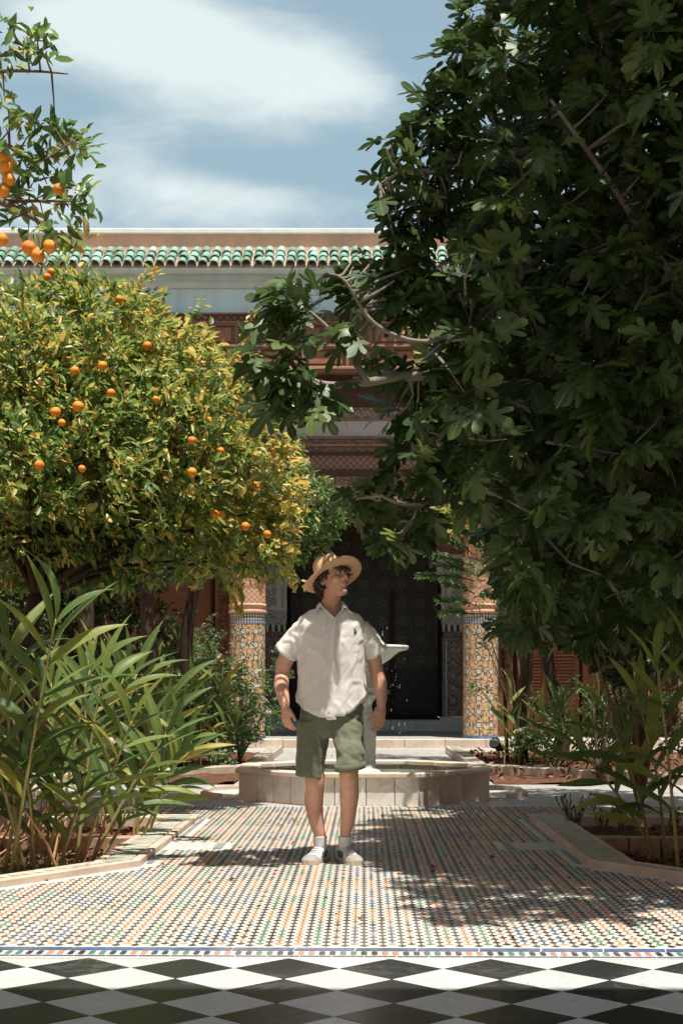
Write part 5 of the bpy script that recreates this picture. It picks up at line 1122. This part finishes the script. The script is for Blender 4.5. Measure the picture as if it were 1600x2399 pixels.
# black garden spotlight in the rear right bed
sp = P(1168,1752,20.2); t = thing('garden_spotlight', 'small black garden spotlight on a stake by the rear right kerb', 'spotlight', (sp.x,20.2,.03)); MB = simple('black_metal', (.015,.016,.018), .4, .2, 5)
tube('stake', [(sp.x,20.2,0),(sp.x,20.2,.16)], .014, MB, t, 8); a = Vector((sp.x+.05,20.25,.17)); e = Vector((sp.x-.07,20.05,.26))
V, Fc = tube_geo([a, a.lerp(e,.2), a.lerp(e,.75), e], [.045,.06,.065,.085], 16); mk('lamp_head', V, Fc, MB, t, smooth=True); V, Fc = tube_geo([e+(e-a)*.01, e+(e-a)*.03], .07, 16); mk('lens', V, Fc, simple('lamp_glass', (.3,.32,.33), .1), t)
# ================================================================ the walking man
MD = 8.42
def J(px, py, dy=0.0): return P(px, py, MD+dy)
def ell_geo(c, r, rot=None, nu=14, nv=9):
    c = Vector(c); rings = []
    for i in range(1, nv):
        a = math.pi*i/nv; rings.append([Vector((r[0]*math.sin(a)*math.cos(2*math.pi*k/nu), r[1]*math.sin(a)*math.sin(2*math.pi*k/nu), -r[2]*math.cos(a))) for k in range(nu)])
    rings = [[c+(rot@q if rot else q) for q in rg] for rg in rings]; return rings_geo(rings)
class Blob:
    def __init__(s): s.V = []; s.F = []
    def add(s, g_):
        b = len(s.V); s.V += [Vector(v) for v in g_[0]]; s.F += [tuple(b+i for i in f) for f in g_[1]]; return s
    def ell(s, c, r, rot=None): return s.add(ell_geo(c, r, rot))
    def tub(s, pts, rad, n=12): return s.add(tube_geo(bez(pts,4), list(np.interp(np.linspace(0,len(rad)-1,(len(pts)-1)*4+1), range(len(rad)), rad)), n))
    def solid(s, name, vox, smooth=4, fac=.5):
        me = bpy.data.meshes.new('tmp'); me.from_pydata(s.V, [], s.F); bm = bmesh.new(); bm.from_mesh(me); bmesh.ops.recalc_face_normals(bm, faces=bm.faces[:]); bm.to_mesh(me); bm.free()
        o = bpy.data.objects.new('tmp', me); COL.objects.link(o)
        m = o.modifiers.new('r','REMESH'); m.mode = 'VOXEL'; m.voxel_size = vox; m.use_smooth_shade = True
        if smooth: q = o.modifiers.new('s','SMOOTH'); q.iterations = smooth; q.factor = fac
        dg = bpy.context.evaluated_depsgraph_get(); ev = o.evaluated_get(dg); r = bpy.data.meshes.new_from_object(ev); r.name = name
        bpy.data.objects.remove(o); bpy.data.meshes.remove(me); r.polygons.foreach_set('use_smooth',[True]*len(r.polygons)); r.materials.clear(); return r
def place(name, me, mat, parent, kind=None):
    """mesh in world coordinates -> part"""
    org = ORG[parent.name]; me.transform(Matrix.Translation(-org)); me.materials.append(mat); o = link(name, me, parent, org); return o
def oval(c, a, b, n=28, yaw=0.0, sq=2.0, fn=None):
    out = []
    for k in range(n):
        t = 2*math.pi*k/n; ca, sa = math.cos(t), math.sin(t); x = a*math.copysign(abs(ca)**(2/sq),ca); y = b*math.copysign(abs(sa)**(2/sq),sa); z = fn(t) if fn else 0
        out.append(Vector((c[0]+x*math.cos(yaw)-y*math.sin(yaw), c[1]+x*math.sin(yaw)+y*math.cos(yaw), c[2]+z)))
    return out
M['skin'] = None
def skin_mat():
    m, N, b, o = material('skin'); t = N.new('ShaderNodeTexCoord').outputs['Object']
    col = N.ramp(N.noise(t, 9, 5, .6), [(.3,(.50,.265,.175)),(.7,(.60,.35,.24))]); N.put(b.inputs['Base Color'], col); b.inputs['Roughness'].default_value = .5; b.inputs['Subsurface Weight'].default_value = .12; b.inputs['Subsurface Radius'].default_value = (.6,.25,.12); b.inputs['Subsurface Scale'].default_value = .012; b.inputs['Specular IOR Level'].default_value = .35
    bp = N.new('ShaderNodeBump'); bp.inputs['Strength'].default_value = .15; bp.inputs['Distance'].default_value = .003; N.put(bp.inputs['Height'], N.noise(t, 160, 3)); N.l.new(bp.outputs[0], b.inputs['Normal']); return m
M['skin'] = skin_mat()
def cloth(name, c, c2, weave=420, rough=.85, fold=.5, fs=9, transl=0.0):
    m, N, b, o = material(name); t = N.new('ShaderNodeTexCoord').outputs['Object']
    N.put(b.inputs['Base Color'], N.ramp(N.noise(N.mapping(t, scale=(30,30,7)), 3, 5, .6), [(.3,c2),(.7,c)])); b.inputs['Roughness'].default_value = rough; b.inputs['Specular IOR Level'].default_value = .15; b.inputs['Sheen Weight'].default_value = .15
    n1 = N.noise(N.mapping(t, scale=(1,1,.6), rot=(0,.5,0)), fs, 4, .55, .8); n2 = N.noise(t, weave, 2)
    b1 = N.new('ShaderNodeBump'); b1.inputs['Strength'].default_value = fold; b1.inputs['Distance'].default_value = .012; N.put(b1.inputs['Height'], n1)
    b2 = N.new('ShaderNodeBump'); b2.inputs['Strength'].default_value = .2; b2.inputs['Distance'].default_value = .002; N.put(b2.inputs['Height'], n2); N.l.new(b1.outputs[0], b2.inputs['Normal']); N.l.new(b2.outputs[0], b.inputs['Normal'])
    if transl:
        tr = N.new('ShaderNodeBsdfTranslucent'); tr.inputs[0].default_value = (*c,1); ms = N.new('ShaderNodeMixShader'); ms.inputs[0].default_value = transl; N.l.new(b.outputs[0], ms.inputs[1]); N.l.new(tr.outputs[0], ms.inputs[2]); N.l.new(ms.outputs[0], o.inputs[0])
    return m
M['linen'] = cloth('white_linen', (.86,.845,.80), (.80,.78,.735), 500, .85, .5, 8, .24)
M['olive'] = cloth('olive_cotton', (.155,.165,.11), (.12,.13,.085), 600, .75, .5, 10)
M['felt'] = cloth('tan_felt', (.64,.40,.225), (.56,.345,.19), 300, .8, .15, 5)
M['hair'] = simple('brown_hair', (.055,.034,.022), .45, .4, 60, spec=.4, stretch=(1,1,.2))
M['sock'] = cloth('white_sock', (.70,.71,.70), (.62,.63,.62), 300)
M['leather'] = simple('white_leather', (.60,.60,.585), .45, .1, 14, bump=.1)
M['grey_suede'] = simple('grey_suede', (.30,.285,.265), .8, .15, 30)
M['rubber'] = simple('gum_sole', (.50,.42,.34), .6, .12, 14)
M['stripe'] = simple('black_stripe', (.02,.022,.025), .5, .2, 9)
M['navy'] = simple('navy_thread', (.02,.03,.06), .8, .1, 9)
man = thing('person', 'person in tan felt hat, white linen shirt and olive shorts walking toward the camera', 'person', (J(775,2027).x, MD, 0))

# --- head frame: turned to his left and lifted
yaw, pit_ = R(44), R(14)
HC = J(781,1357); HR = Matrix.Rotation(yaw,3,'Z') @ Matrix.Rotation(-pit_,3,'X')
def hd_(x, y, z): return HC+HR@Vector((x,y,z))
B = Blob()
for c, r in (((0,.012,.03),(.073,.096,.088)),((0,-.020,-.03),(.061,.074,.072)),((0,-.030,-.072),(.044,.055,.040)),((0,-.072,-.096),(.021,.018,.017)),((0,-.05,-.098),(.033,.04,.02)),
             ((.036,-.060,-.018),(.026,.028,.026)),((-.036,-.060,-.018),(.026,.028,.026)),((0,-.083,.034),(.044,.015,.014)),((.0,-.078,.06),(.045,.02,.03)),((0,-.088,-.052),(.022,.013,.014)),
             ((.073,.018,-.008),(.010,.020,.030)),((-.073,.018,-.008),(.010,.020,.030))):
    B.ell(hd_(*c), r, HR)
B.tub([hd_(0,-.086,.026), hd_(0,-.100,.0), hd_(0,-.112,-.024)], [.008,.010,.0135]); B.ell(hd_(.011,-.098,-.028),(.009,.011,.008),HR); B.ell(hd_(-.011,-.098,-.028),(.009,.011,.008),HR)
# neck and torso
nb_ = J(777,1455,.02); B.tub([hd_(0,.02,-.06), J(775,1420,.01), nb_, J(776,1480,.02)], [.056,.054,.060,.075])
tor = [(1448,.085,.06),(1462,.13,.08),(1485,.165,.100),(1530,.175,.11),(1580,.168,.105),(1640,.160,.10),(1690,.168,.105),(1725,.165,.10)]
B.add(rings_geo([oval(J(777,y,.02),a,b,24,sq=2.3) for y,a,b in tor[::-1]]))
# arms
sl_, el_, wl_ = J(710,1482,.02), J(662,1580,.05), J(668,1652,-.10)
B.tub([sl_, J(688,1508,.03), J(664,1560,.05), el_, J(659,1605,.0), J(663,1632,-.06), wl_], [.050,.052,.047,.043,.046,.038,.028])
sr_, er_, wr_ = J(844,1480,.02), J(882,1572,.06), J(893,1652,.01)
B.tub([sr_, J(863,1506,.03), J(876,1545,.06), er_, J(889,1600,.05), J(893,1630,.03), wr_], [.050,.051,.045,.042,.045,.036,.027])
def hand(wr, k0, across, fwd, thumb_dir, curl):
    """palm and five fingers; k0 = direction of the hand, across = from index to little finger, fwd = towards the curl side"""
    k0 = k0.normalized(); ac = across.normalized(); fw = fwd.normalized(); pc = wr+k0*.045
    rot = Matrix((ac, fw, k0)).transposed(); B.ell(pc, (.041,.019,.052), rot); B.ell(wr+k0*.008, (.030,.023,.034), rot); B.ell(wr+k0*.075, (.041,.017,.026), rot)
    for i, (off, ln) in enumerate(((-.031,.070),(-.0105,.079),(.0105,.073),(.030,.058))):
        b0 = wr+k0*.085+ac*off; a1 = k0*math.cos(curl*.5)+fw*math.sin(curl*.5); a2 = k0*math.cos(curl*1.3)+fw*math.sin(curl*1.3); a3 = k0*math.cos(curl*2.0)+fw*math.sin(curl*2.0); sp_ = ac*off*.18
        p1 = b0+a1*ln*.48+sp_; p2 = p1+a2*ln*.32; p3 = p2+a3*ln*.22; B.add(tube_geo([b0-k0*.012, b0, p1, p2, p3, p3+a3*.003],[.0095,.0098,.0092,.0085,.0076,.005],8))
    t0 = wr+k0*.03-ac*.028; td = thumb_dir.normalized(); B.add(tube_geo([t0, t0+td*.032, t0+td*.055+k0*.006, t0+td*.070+k0*.014, t0+td*.073+k0*.015],[.016,.0125,.0112,.0095,.007],8))
hand(wl_, Vector((.10,-.12,-1)), Vector((-.62,.75,-.05)), Vector((.75,.55,0)), Vector((.62,-.5,-.72)), .55)
hand(wr_, Vector((-.08,-.10,-1)), Vector((.72,.65,.0)), Vector((-.7,.5,0)), Vector((-.72,-.35,-.75)), .38)
# legs
B.tub([J(735,1690,.02), J(733,1760,.0), J(737,1826,-.02), J(738,1850,.0), J(735,1880,.04), J(741,1925,.05), J(750,1962,.05), J(750,1990,.06)], [.080,.068,.058,.055,.058,.045,.033,.036],14)
B.tub([J(818,1690,.02), J(818,1750,-.07), J(817,1806,-.15), J(818,1830,-.14), J(818,1865,-.06), J(815,1915,.0), J(809,1955,.04), J(808,1988,.05)], [.080,.066,.058,.056,.058,.045,.033,.036],14)
place('body', B.solid('body', .0045, 3, .5), M['skin'], man)

# --- face details
def fpatch(name, c, r, mat): V, Fc = ell_geo(hd_(*c), r, HR, 10, 7); return mk(name, V, Fc, mat, man, smooth=True)
ME = simple('eye_white', (.55,.52,.48), .2, .05, 5); MI = simple('iris', (.04,.03,.02), .2, .1, 5); ML = simple('lips', (.42,.17,.13), .5, .15, 30)
for s in (-1,1):
    e = fpatch('eye', (s*.030,-.080,.012), (.0125,.010,.0075), ME); V, Fc = ell_geo(hd_(s*.030+.003,-.0885,.0125), (.0055,.0035,.0058), HR, 10, 7); mk('iris', V, Fc, MI, e, smooth=True)
    V, Fc = tube_geo([hd_(s*.013,-.092,.026), hd_(s*.030,-.093,.032), hd_(s*.047,-.081,.027)], [.0035,.0045,.002], 6); mk('eyebrow', V, Fc, M['hair'], man, smooth=True)
    V, Fc = tube_geo([hd_(s*.017,-.088,.018), hd_(s*.030,-.091,.0215), hd_(s*.043,-.082,.017)], [.002,.003,.0015], 6); mk('eyelid', V, Fc, M['skin'], man, smooth=True)
V, Fc = tube_geo([hd_(-.024,-.088,-.055), hd_(-.008,-.100,-.0515), hd_(0,-.101,-.053), hd_(.008,-.100,-.0515), hd_(.024,-.088,-.055)], [.001,.0035,.0033,.0035,.001], 8); mk('upper_lip', V, Fc, ML, man, smooth=True)
V, Fc = tube_geo([hd_(-.021,-.089,-.058), hd_(0,-.100,-.0625), hd_(.021,-.089,-.058)], [.001,.0048,.001], 8); mk('lower_lip', V, Fc, ML, man, smooth=True)
# --- hair: locks around the back, sides and forehead
hy, hp = R(42), R(31); XR_ = Matrix.Rotation(hy,3,'Z') @ Matrix.Rotation(-hp,3,'X'); HT = J(778,1349)
def above(p):                                          # would it stick through the brim?
    q = XR_.inverted()@(hd_(*p)-HT); return q.z > -.002 and math.hypot(q.x, q.y/1.12) > .091
hr_ = random.Random(5); HB = Blob(); HB.ell(hd_(0,.022,.028), (.078,.092,.078), HR)
V, Fc = [], []
for k in range(5200):
    th = hr_.uniform(-math.pi, math.pi); zz = hr_.uniform(-.088,.055); d = Vector((math.sin(th),math.cos(th),0)); at_ = abs(th)
    low = -.085 if at_ < .9 else -.06 if at_ < 1.25 else -.005 if at_ < 1.75 else .016 if at_ < 2.1 else .041
    if zz < low: continue
    q = .096*math.sqrt(max(.30,1-((zz-.03)/.13)**2)); b0 = Vector((d.x*q*.96, .014+d.y*q*1.12, zz))
    if k < 900:
        if above(b0+d*.014): continue
        HB.ell(hd_(*(b0+d*hr_.uniform(-.004,.006))), (hr_.uniform(.011,.018),)*3)
    elif k < 3000:
        if above(b0+d*.012): continue
        out = d*.010+Vector((hr_.uniform(-.016,.016),hr_.uniform(-.012,.012),-.012-hr_.uniform(0,.014))); sw_ = Vector((-d.y,d.x,0))*hr_.uniform(-.014,.014); b0 = b0+d*.006
        pts = [hd_(*b0), hd_(*(b0+out*.45+d*.006+sw_*.5)), hd_(*(b0+out*.9+sw_)), hd_(*(b0+out*1.2+sw_*.4-d*.004))]
        v, f = tube_geo(pts, [.0034,.0040,.0032,.0010], 4, len(V)); V += v; Fc += f
place('hair', HB.solid('hair', .005, 2, .5), M['hair'], man)
mk('hair_locks', V, Fc, M['hair'], man, org=HC, smooth=True, kind='stuff')
# --- hat
hat = thing('felt_hat', 'tan felt hat with wide tilted brim on the walking man', 'hat', HT)
def ht_(x, y, z): return HT+XR_@Vector((x,y,z))
nh = 44
def brim(r, dz):
    out = []
    for k in range(nh):
        t = 2*math.pi*k/nh; ca, sa = math.cos(t), math.sin(t); e = max(0,(r-.1)/.085); wav = .014*e*e*(math.cos(2*t)*-1)+.004*e*math.sin(3*t+1)
        out.append(ht_(r*ca*.96, r*sa*1.04, dz-.010*e+wav+.004*e*e))
    return out
rg = [brim(.094,.004), brim(.12,.004), brim(.15,.004), brim(.172,.0045), brim(.183,.003), brim(.184,0), brim(.181,-.003), brim(.15,-.001), brim(.12,-.001), brim(.094,-.001)]
V, Fc = rings_geo(rg+[rg[0]], cap=False); mk('brim', V, Fc, M['felt'], hat, org=HT, smooth=True)
rings = []
for z, rx, ry, pin in ((-.002,.094,.108,0),(.012,.093,.107,0),(.03,.090,.103,.02),(.06,.086,.099,.08),(.09,.081,.094,.2),(.112,.073,.086,.34),(.124,.062,.075,.42),(.128,.050,.062,.46),(.124,.036,.048,.5),(.114,.022,.034,.5),(.108,.008,.014,.5)):
    ring = []
    for k in range(nh):
        t = 2*math.pi*k/nh; x, y = rx*math.cos(t), ry*math.sin(t); fr = max(0,-math.sin(t)); x *= 1-pin*fr; y2 = y*(1-pin*.12*fr)+z*.06; ring.append(ht_(x, y2, z-.012*pin*fr*(z/.1)))
    rings.append(ring)
V, Fc = rings_geo(rings); mk('crown', V, Fc, M['felt'], hat, org=HT, smooth=True)
V, Fc = rings_geo([[ht_(rr*math.cos(2*math.pi*k/nh), rr*1.14*math.sin(2*math.pi*k/nh), z) for k in range(nh)] for rr, z in ((.0955,.005),(.0968,.006),(.0950,.026),(.0930,.027))], cap=False); mk('hat_band', V, Fc, cloth('tan_ribbon', (.52,.34,.21), (.47,.30,.18)), hat, org=HT, smooth=True)

# --- shirt
S_ = Blob()
def hem(t):
    c, s = math.cos(t), math.sin(t)        # s<0 is the front
    z = -.02 if s >= 0 else 0
    return (-.068+.15*abs(c)**1.7)+(.025*c if s < 0 else -.01)
tz = [(1662,.219,.138,hem),(1640,.212,.136,None),(1605,.203,.132,None),(1560,.199,.132,None),(1520,.199,.134,None),(1490,.202,.132,None),(1468,.204,.124,None),(1454,.198,.113,None),(1444,.182,.102,None),(1436,.150,.092,None),(1428,.105,.082,None),(1418,.072,.074,None)]
rings = []
for y, a, b, fn in tz: rings.append(oval(J(778+(1662-y)*-.012,y,.015),a,b,44,sq=2.35,fn=fn))
for k, v in enumerate(rings[1]): v.z = max(v.z, rings[0][k].z+.02)
S_.add(rings_geo(rings))
def sleeve(a, m_, e, r0, r1, r2):
    a, m_, e = Vector(a), Vector(m_), Vector(e); S_.add(tube_geo(bez([a, a.lerp(m_,.5), m_, m_.lerp(e,.55), e],4), list(np.interp(np.linspace(0,4,17),range(5),[r0,(r0+r1)/2,r1,(r1+r2)/2,r2])), 20))
sleeve(J(714,1476,.02), J(692,1499,.03), J(669,1532,.045), .068, .071, .076)
sleeve(J(840,1474,.02), J(862,1498,.035), J(883,1533,.055), .068, .071, .075)
sm = S_.solid('shirt', .006, 5, .5)
bm = bmesh.new(); bm.from_mesh(sm); bm.normal_update(); kill = []
vl, vr, vb = J(741,1395), J(817,1395), J(786,1450)
for v in bm.verts:
    c = v.co
    if c.z > vb.z and c.y < MD-.005:
        f = (c.z-vb.z)/(vl.z-vb.z); x0 = vb.x+(vl.x-vb.x)*f; x1 = vb.x+(vr.x-vb.x)*f
        if x0 < c.x < x1: kill.append(v); continue
    if c.z > J(0,1428).z: kill.append(v); continue
    q = Vector((c.x*1.0, c.y, c.z)); arm = abs(c.x-J(778,0).x) > .20
    if arm:
        s = 1 if c.x > J(778,0).x else -1; ax = (c.z*1.0-s*c.x*.45); w = .006*math.sin(ax*95+4*mnoise.noise(q*9))*mnoise.noise(q*6+Vector((3,1,0)))*1.6+.004*mnoise.noise(q*22)
    else:
        low = max(0,(J(0,1600).z-c.z)/.1); w = .0045*mnoise.noise(Vector((c.x*11+c.z*4, c.y*8, c.z*4.5)))+.003*mnoise.noise(Vector((c.x*22-c.z*12, c.y*14, c.z*16+3)))+.008*min(low,1.2)*mnoise.noise(Vector((c.x*9, c.y*9, c.z*14+9)))
    cr = (1-abs(mnoise.noise(Vector((c.x*10+c.z*4, c.y*6, c.z*4.5-c.x*4)))))**9; cr2 = (1-abs(mnoise.noise(Vector((c.x*15-c.z*7+5, c.y*9, c.z*8)))))**10
    v.co += v.normal*(w+.001+.0050*cr-.0035*cr2)
bmesh.ops.delete(bm, geom=kill, context='VERTS')
for _ in range(2): bmesh.ops.smooth_vert(bm, verts=bm.verts[:], factor=.5, use_axis_x=True, use_axis_y=True, use_axis_z=True)
bm.to_mesh(sm); bm.free()
from mathutils.bvhtree import BVHTree
bvh = BVHTree.FromPolygons([v.co.copy() for v in sm.vertices], [tuple(p.vertices) for p in sm.polygons])
shirt = place('shirt', sm, M['linen'], man)
def front(x, z):
    h = bvh.ray_cast(Vector((x, MD-1, z)), Vector((0,1,0)))[0]; return h.y if h else MD-.12
def strip(name, pts, w, mat, parent, off=.004, nseg=26):
    V, Fc = [], []
    for i in range(nseg+1):
        f = i/nseg; p = Vector(pts[0]).lerp(Vector(pts[1]),f)
        for s in (-1,-.8,.8,1): V.append((p.x+s*w/2, front(p.x+s*w/2,p.z)-(off if abs(s) < .9 else -.001), p.z))
    for i in range(nseg):
        for k in range(3): a = i*4+k; Fc.append((a,a+1,a+5,a+4))
    return mk(name, V, Fc, mat, parent, smooth=True)
pa, pb = J(787,1452), J(771,1678); strip('placket', ((pa.x,0,pa.z),(pb.x,0,pb.z)), .034, M['linen'], shirt)
for i in range(7):
    f = .05+i*.15; x, z = pa.x+(pb.x-pa.x)*f, pa.z+(pb.z-pa.z)*f; y = front(x,z)-.0055; V, Fc = tube_geo([(x,y,z),(x,y-.0022,z)], .0052, 10); mk('button', V, Fc, simple('button', (.66,.55,.44), .35) if i == 0 else bpy.data.materials['button'], shirt)
# small embroidered navy mark on the chest: a rider on a horse, a few millimetres high
x, z = J(832,0).x, J(0,1481.5).z
def thread(pts, r): V, Fc = tube_geo([(x+a, front(x+a,z+b)-.002, z+b) for a,b in pts], r, 6); return V, Fc
V, Fc = [], []
for pts, r in ((((-.006,-.004),(.005,-.003)),.0042),(((.005,-.003),(.009,.004)),.0028),(((-.005,-.006),(-.007,-.016)),.0018),(((.004,-.006),(.006,-.016)),.0018),(((-.001,-.001),(.0,.011)),.0036),(((.0,.011),(.0005,.016)),.0026),(((.001,.008),(-.007,.019)),.0014)):
    v, f = thread(pts, r); b0 = len(V); V += v; Fc += [tuple(b0+i for i in q) for q in f]
mk('chest_logo', V, Fc, M['navy'], shirt, kind='stuff')
# collar: two turned-down flaps
nc = J(777,1425,.02)
for s in (-1,1):
    rings = []; n = 12
    for i in range(n+1):
        f = i/n; th = R(90)-s*R(150)*f if s > 0 else R(90)+R(150)*f
        top = Vector((nc.x+.066*math.cos(th), nc.y+.070*math.sin(th), J(0,1404).z-.028*f+.004))
        low = Vector((nc.x+(.086+.022*f)*math.cos(th), nc.y+(.09+.045*f)*math.sin(th), J(0,1424).z-.036*f*f))
        if f > .8: 
            tip = J(737,1444) if s < 0 else J(831,1444); tip.y = front(tip.x, tip.z)-.008; low = low.lerp(tip, (f-.8)/.2)
        if f > .7:
            inn = J(752,1421) if s < 0 else J(806,1424); inn.y = MD-.085; top = top.lerp(inn, (f-.7)/.3)
        mid = top.lerp(low,.45)+Vector((math.cos(th),math.sin(th),0))*.012; rings.append([top, mid, low])
    V = [tuple(p) for r_ in rings for p in r_]; Fc = [(i*3+k,i*3+k+1,i*3+k+4,i*3+k+3) for i in range(n) for k in range(2)]
    o = mk('collar', V, Fc, M['linen'], shirt, smooth=True); sd_ = o.modifiers.new('s','SOLIDIFY'); sd_.thickness = .003; ss = o.modifiers.new('u','SUBSURF'); ss.levels = 1; ss.render_levels = 1
# front edges of the open neck
for s, a in ((-1,J(752,1421)),(1,J(806,1424))):
    b = J(786,1452); pts = [a.lerp(b,k/5) for k in range(6)]
    for p in pts: p.y = min(front(p.x+s*.012,p.z-.004)-.002, MD-.06)
    V, Fc = tube_geo(pts, .0055, 6); mk('neck_edge', V, Fc, M['linen'], shirt, smooth=True)

# --- shorts
T_ = Blob()
T_.add(rings_geo([oval(J(777,y,.02),a,b,30,sq=2.4) for y,a,b in ((1728,.150,.105),(1712,.185,.125),(1690,.190,.130),(1655,.185,.125),(1640,.180,.12))]))
def leg(pts):
    T_.add(rings_geo([oval(J(x,y,dy),a,b,26,sq=2.3,fn=fn) for x,y,dy,a,b,fn in pts]))
leg([(726,1822,.0,.087,.098,lambda t: -.012*math.cos(t)+.0),(727,1800,.0,.086,.098,None),(730,1765,.01,.092,.105,None),(733,1725,.02,.098,.115,None),(738,1690,.02,.10,.12,None)])
leg([(820,1801,-.13,.083,.094,lambda t: .012*math.cos(t)+.01*math.sin(t)),(819,1780,-.115,.083,.096,None),(818,1750,-.075,.092,.108,None),(815,1720,-.01,.097,.114,None),(812,1690,.02,.10,.12,None)])
tm_ = T_.solid('shorts', .006, 4, .5); bm = bmesh.new(); bm.from_mesh(tm_); bm.normal_update()
for v in bm.verts:
    c = v.co; rgt = c.x > J(779,0).x; k = 1.6 if rgt else .8
    v.co += v.normal*(k*(.007*mnoise.noise(Vector((c.x*12+c.z*10*(1 if rgt else -.3), c.y*8, c.z*13)))+.004*mnoise.noise(Vector((c.x*26+c.z*18, c.y*14, c.z*28+5)))))
bm.to_mesh(tm_); bm.free(); shorts = place('shorts', tm_, M['olive'], man)
rings = [oval(J(820,y,-.13),a,b,26,sq=2.3,fn=lambda t: .012*math.cos(t)+.01*math.sin(t)) for y,a,b in ((1802,.080,.091),(1803,.088,.099),(1797,.091,.102),(1788,.0905,.1015),(1786.5,.086,.097))]
V, Fc = rings_geo(rings, cap=False); mk('turned_cuff', V, Fc, M['olive'], shorts, smooth=True)
# --- socks and shoes
for (ax_, toe, yw, nm) in ((J(750,1972,.06), None, R(-22), 'l'), (J(808,1965,.05), None, R(24), 'r')):
    fx = ax_.x; fy = ax_.y; rings = [oval((fx,fy,z),a,a*1.12,20) for z,a in ((.05,.034),(.09,.038),(.12,.041),(.146,.0415),(.150,.0425),(.152,.040))]; V, Fc = rings_geo(rings); so = mk('sock', V, Fc, M['sock'], man, smooth=True)
    sh = thing('sneaker', ('white sneaker with black stripes on the foot nearer the left bed' if nm == 'l' else 'white sneaker with black stripes on the foot nearer the right bed'), 'shoe', (fx,fy,0), 'pair of sneakers')
    RT = Matrix.Rotation(yw,3,'Z')
    def sw(x,y,z): return Vector((fx,fy,0))+RT@Vector((x,y,z))
    # sections from heel to toe: y, half width, top height
    sec = [(.085,.022,.065),(.075,.036,.095),(.045,.043,.108),(.0,.045,.108),(-.04,.045,.092),(-.08,.046,.070),(-.12,.049,.056),(-.155,.046,.047),(-.18,.036,.038),(-.195,.016,.027)]
    rings = []
    for y, w, h in sec:
        ring = []
        for k in range(20):
            t = 2*math.pi*k/20; cx_, cz_ = math.cos(t), math.sin(t); ring.append(sw(w*math.copysign(abs(cx_)**.8,cx_), y, .022+(h-.022)*(max(cz_,0)**.75) if cz_ > 0 else .022+.004*cz_))
        rings.append(ring)
    V, Fc = rings_geo(rings); mk('upper', V, Fc, M['leather'], sh, smooth=True)
    so_ = [(.095,.012),(.085,.030),(.05,.039),(0,.040),(-.05,.043),(-.10,.050),(-.15,.050),(-.185,.038),(-.205,.016)]
    out = [(w,y) for y,w in so_]+[(-w,y) for y,w in so_[::-1]]; V = []; n = len(out)
    for zz, kk in ((.0,.97),(.004,1.03),(.026,1.03),(.030,.98)): V += [sw(x*kk,y*1.0,zz) for x,y in out]
    Fc = [tuple(range(n))[::-1], tuple(3*n+i for i in range(n))]+[(r_*n+i, r_*n+(i+1)%n, (r_+1)*n+(i+1)%n, (r_+1)*n+i) for r_ in range(3) for i in range(n)]
    mk('sole', V, Fc, M['rubber'], sh, smooth=False)
    rings = []
    for y, w, h in ((-.128,.0497,.0555),(-.157,.0470,.0480),(-.182,.0370,.0390),(-.197,.017,.028)):
        rings.append([sw((w+.0012)*math.cos(math.pi*k/12), y, .026+(h+.002-.026)*math.sin(math.pi*k/12)**.75) for k in range(13)])
    V = [tuple(p) for r_ in rings for p in r_]; mk('toe_cap', V, [(i*13+k,i*13+k+1,(i+1)*13+k+1,(i+1)*13+k) for i in range(3) for k in range(12)], M['grey_suede'], sh, smooth=True)
    for s in (-1,1):
        for q in range(3):
            y0 = -.078+q*.026; V = []
            for f, (zz) in ((0,.030),(.35,.045),(.7,.058),(1,.068)):
                y1 = y0+f*.030; w = np.interp(-y1,[-.045,0,.04,.08,.12],[.043,.045,.0455,.047,.0495]); hh = np.interp(-y1,[-.045,0,.04,.08,.12],[.108,.108,.092,.071,.056]); cz_ = min(1,((zz-.022)/(hh-.022)))**(1/.75); cx_ = math.sqrt(max(0,1-cz_*cz_))**.8
                V += [sw(s*(w*cx_+.0035), y1-.0078, zz+.001), sw(s*(w*cx_+.0035), y1+.0078, zz+.001)]
            mk('stripe', V, [(0,1,3,2),(2,3,5,4),(4,5,7,6)], M['stripe'], sh)
    for q in range(5):
        y0 = -.098+q*.021; hh = np.interp(-y0,[0,.04,.08,.12],[.108,.092,.071,.056])+.004; V, Fc = tube_geo([sw(-.022,y0,hh-.007), sw(-.01,y0-.003,hh), sw(.01,y0+.003,hh), sw(.022,y0,hh-.007)], .003, 6); mk('lace', V, Fc, M['leather'], sh, smooth=True)
    for s in (-1,1): V, Fc = tube_geo([sw(0,-.022,.098), sw(s*.018,-.034,.108), sw(s*.03,-.03,.092), sw(s*.01,-.02,.094)], .003, 6); mk('lace_bow', V, Fc, M['leather'], sh, smooth=True)
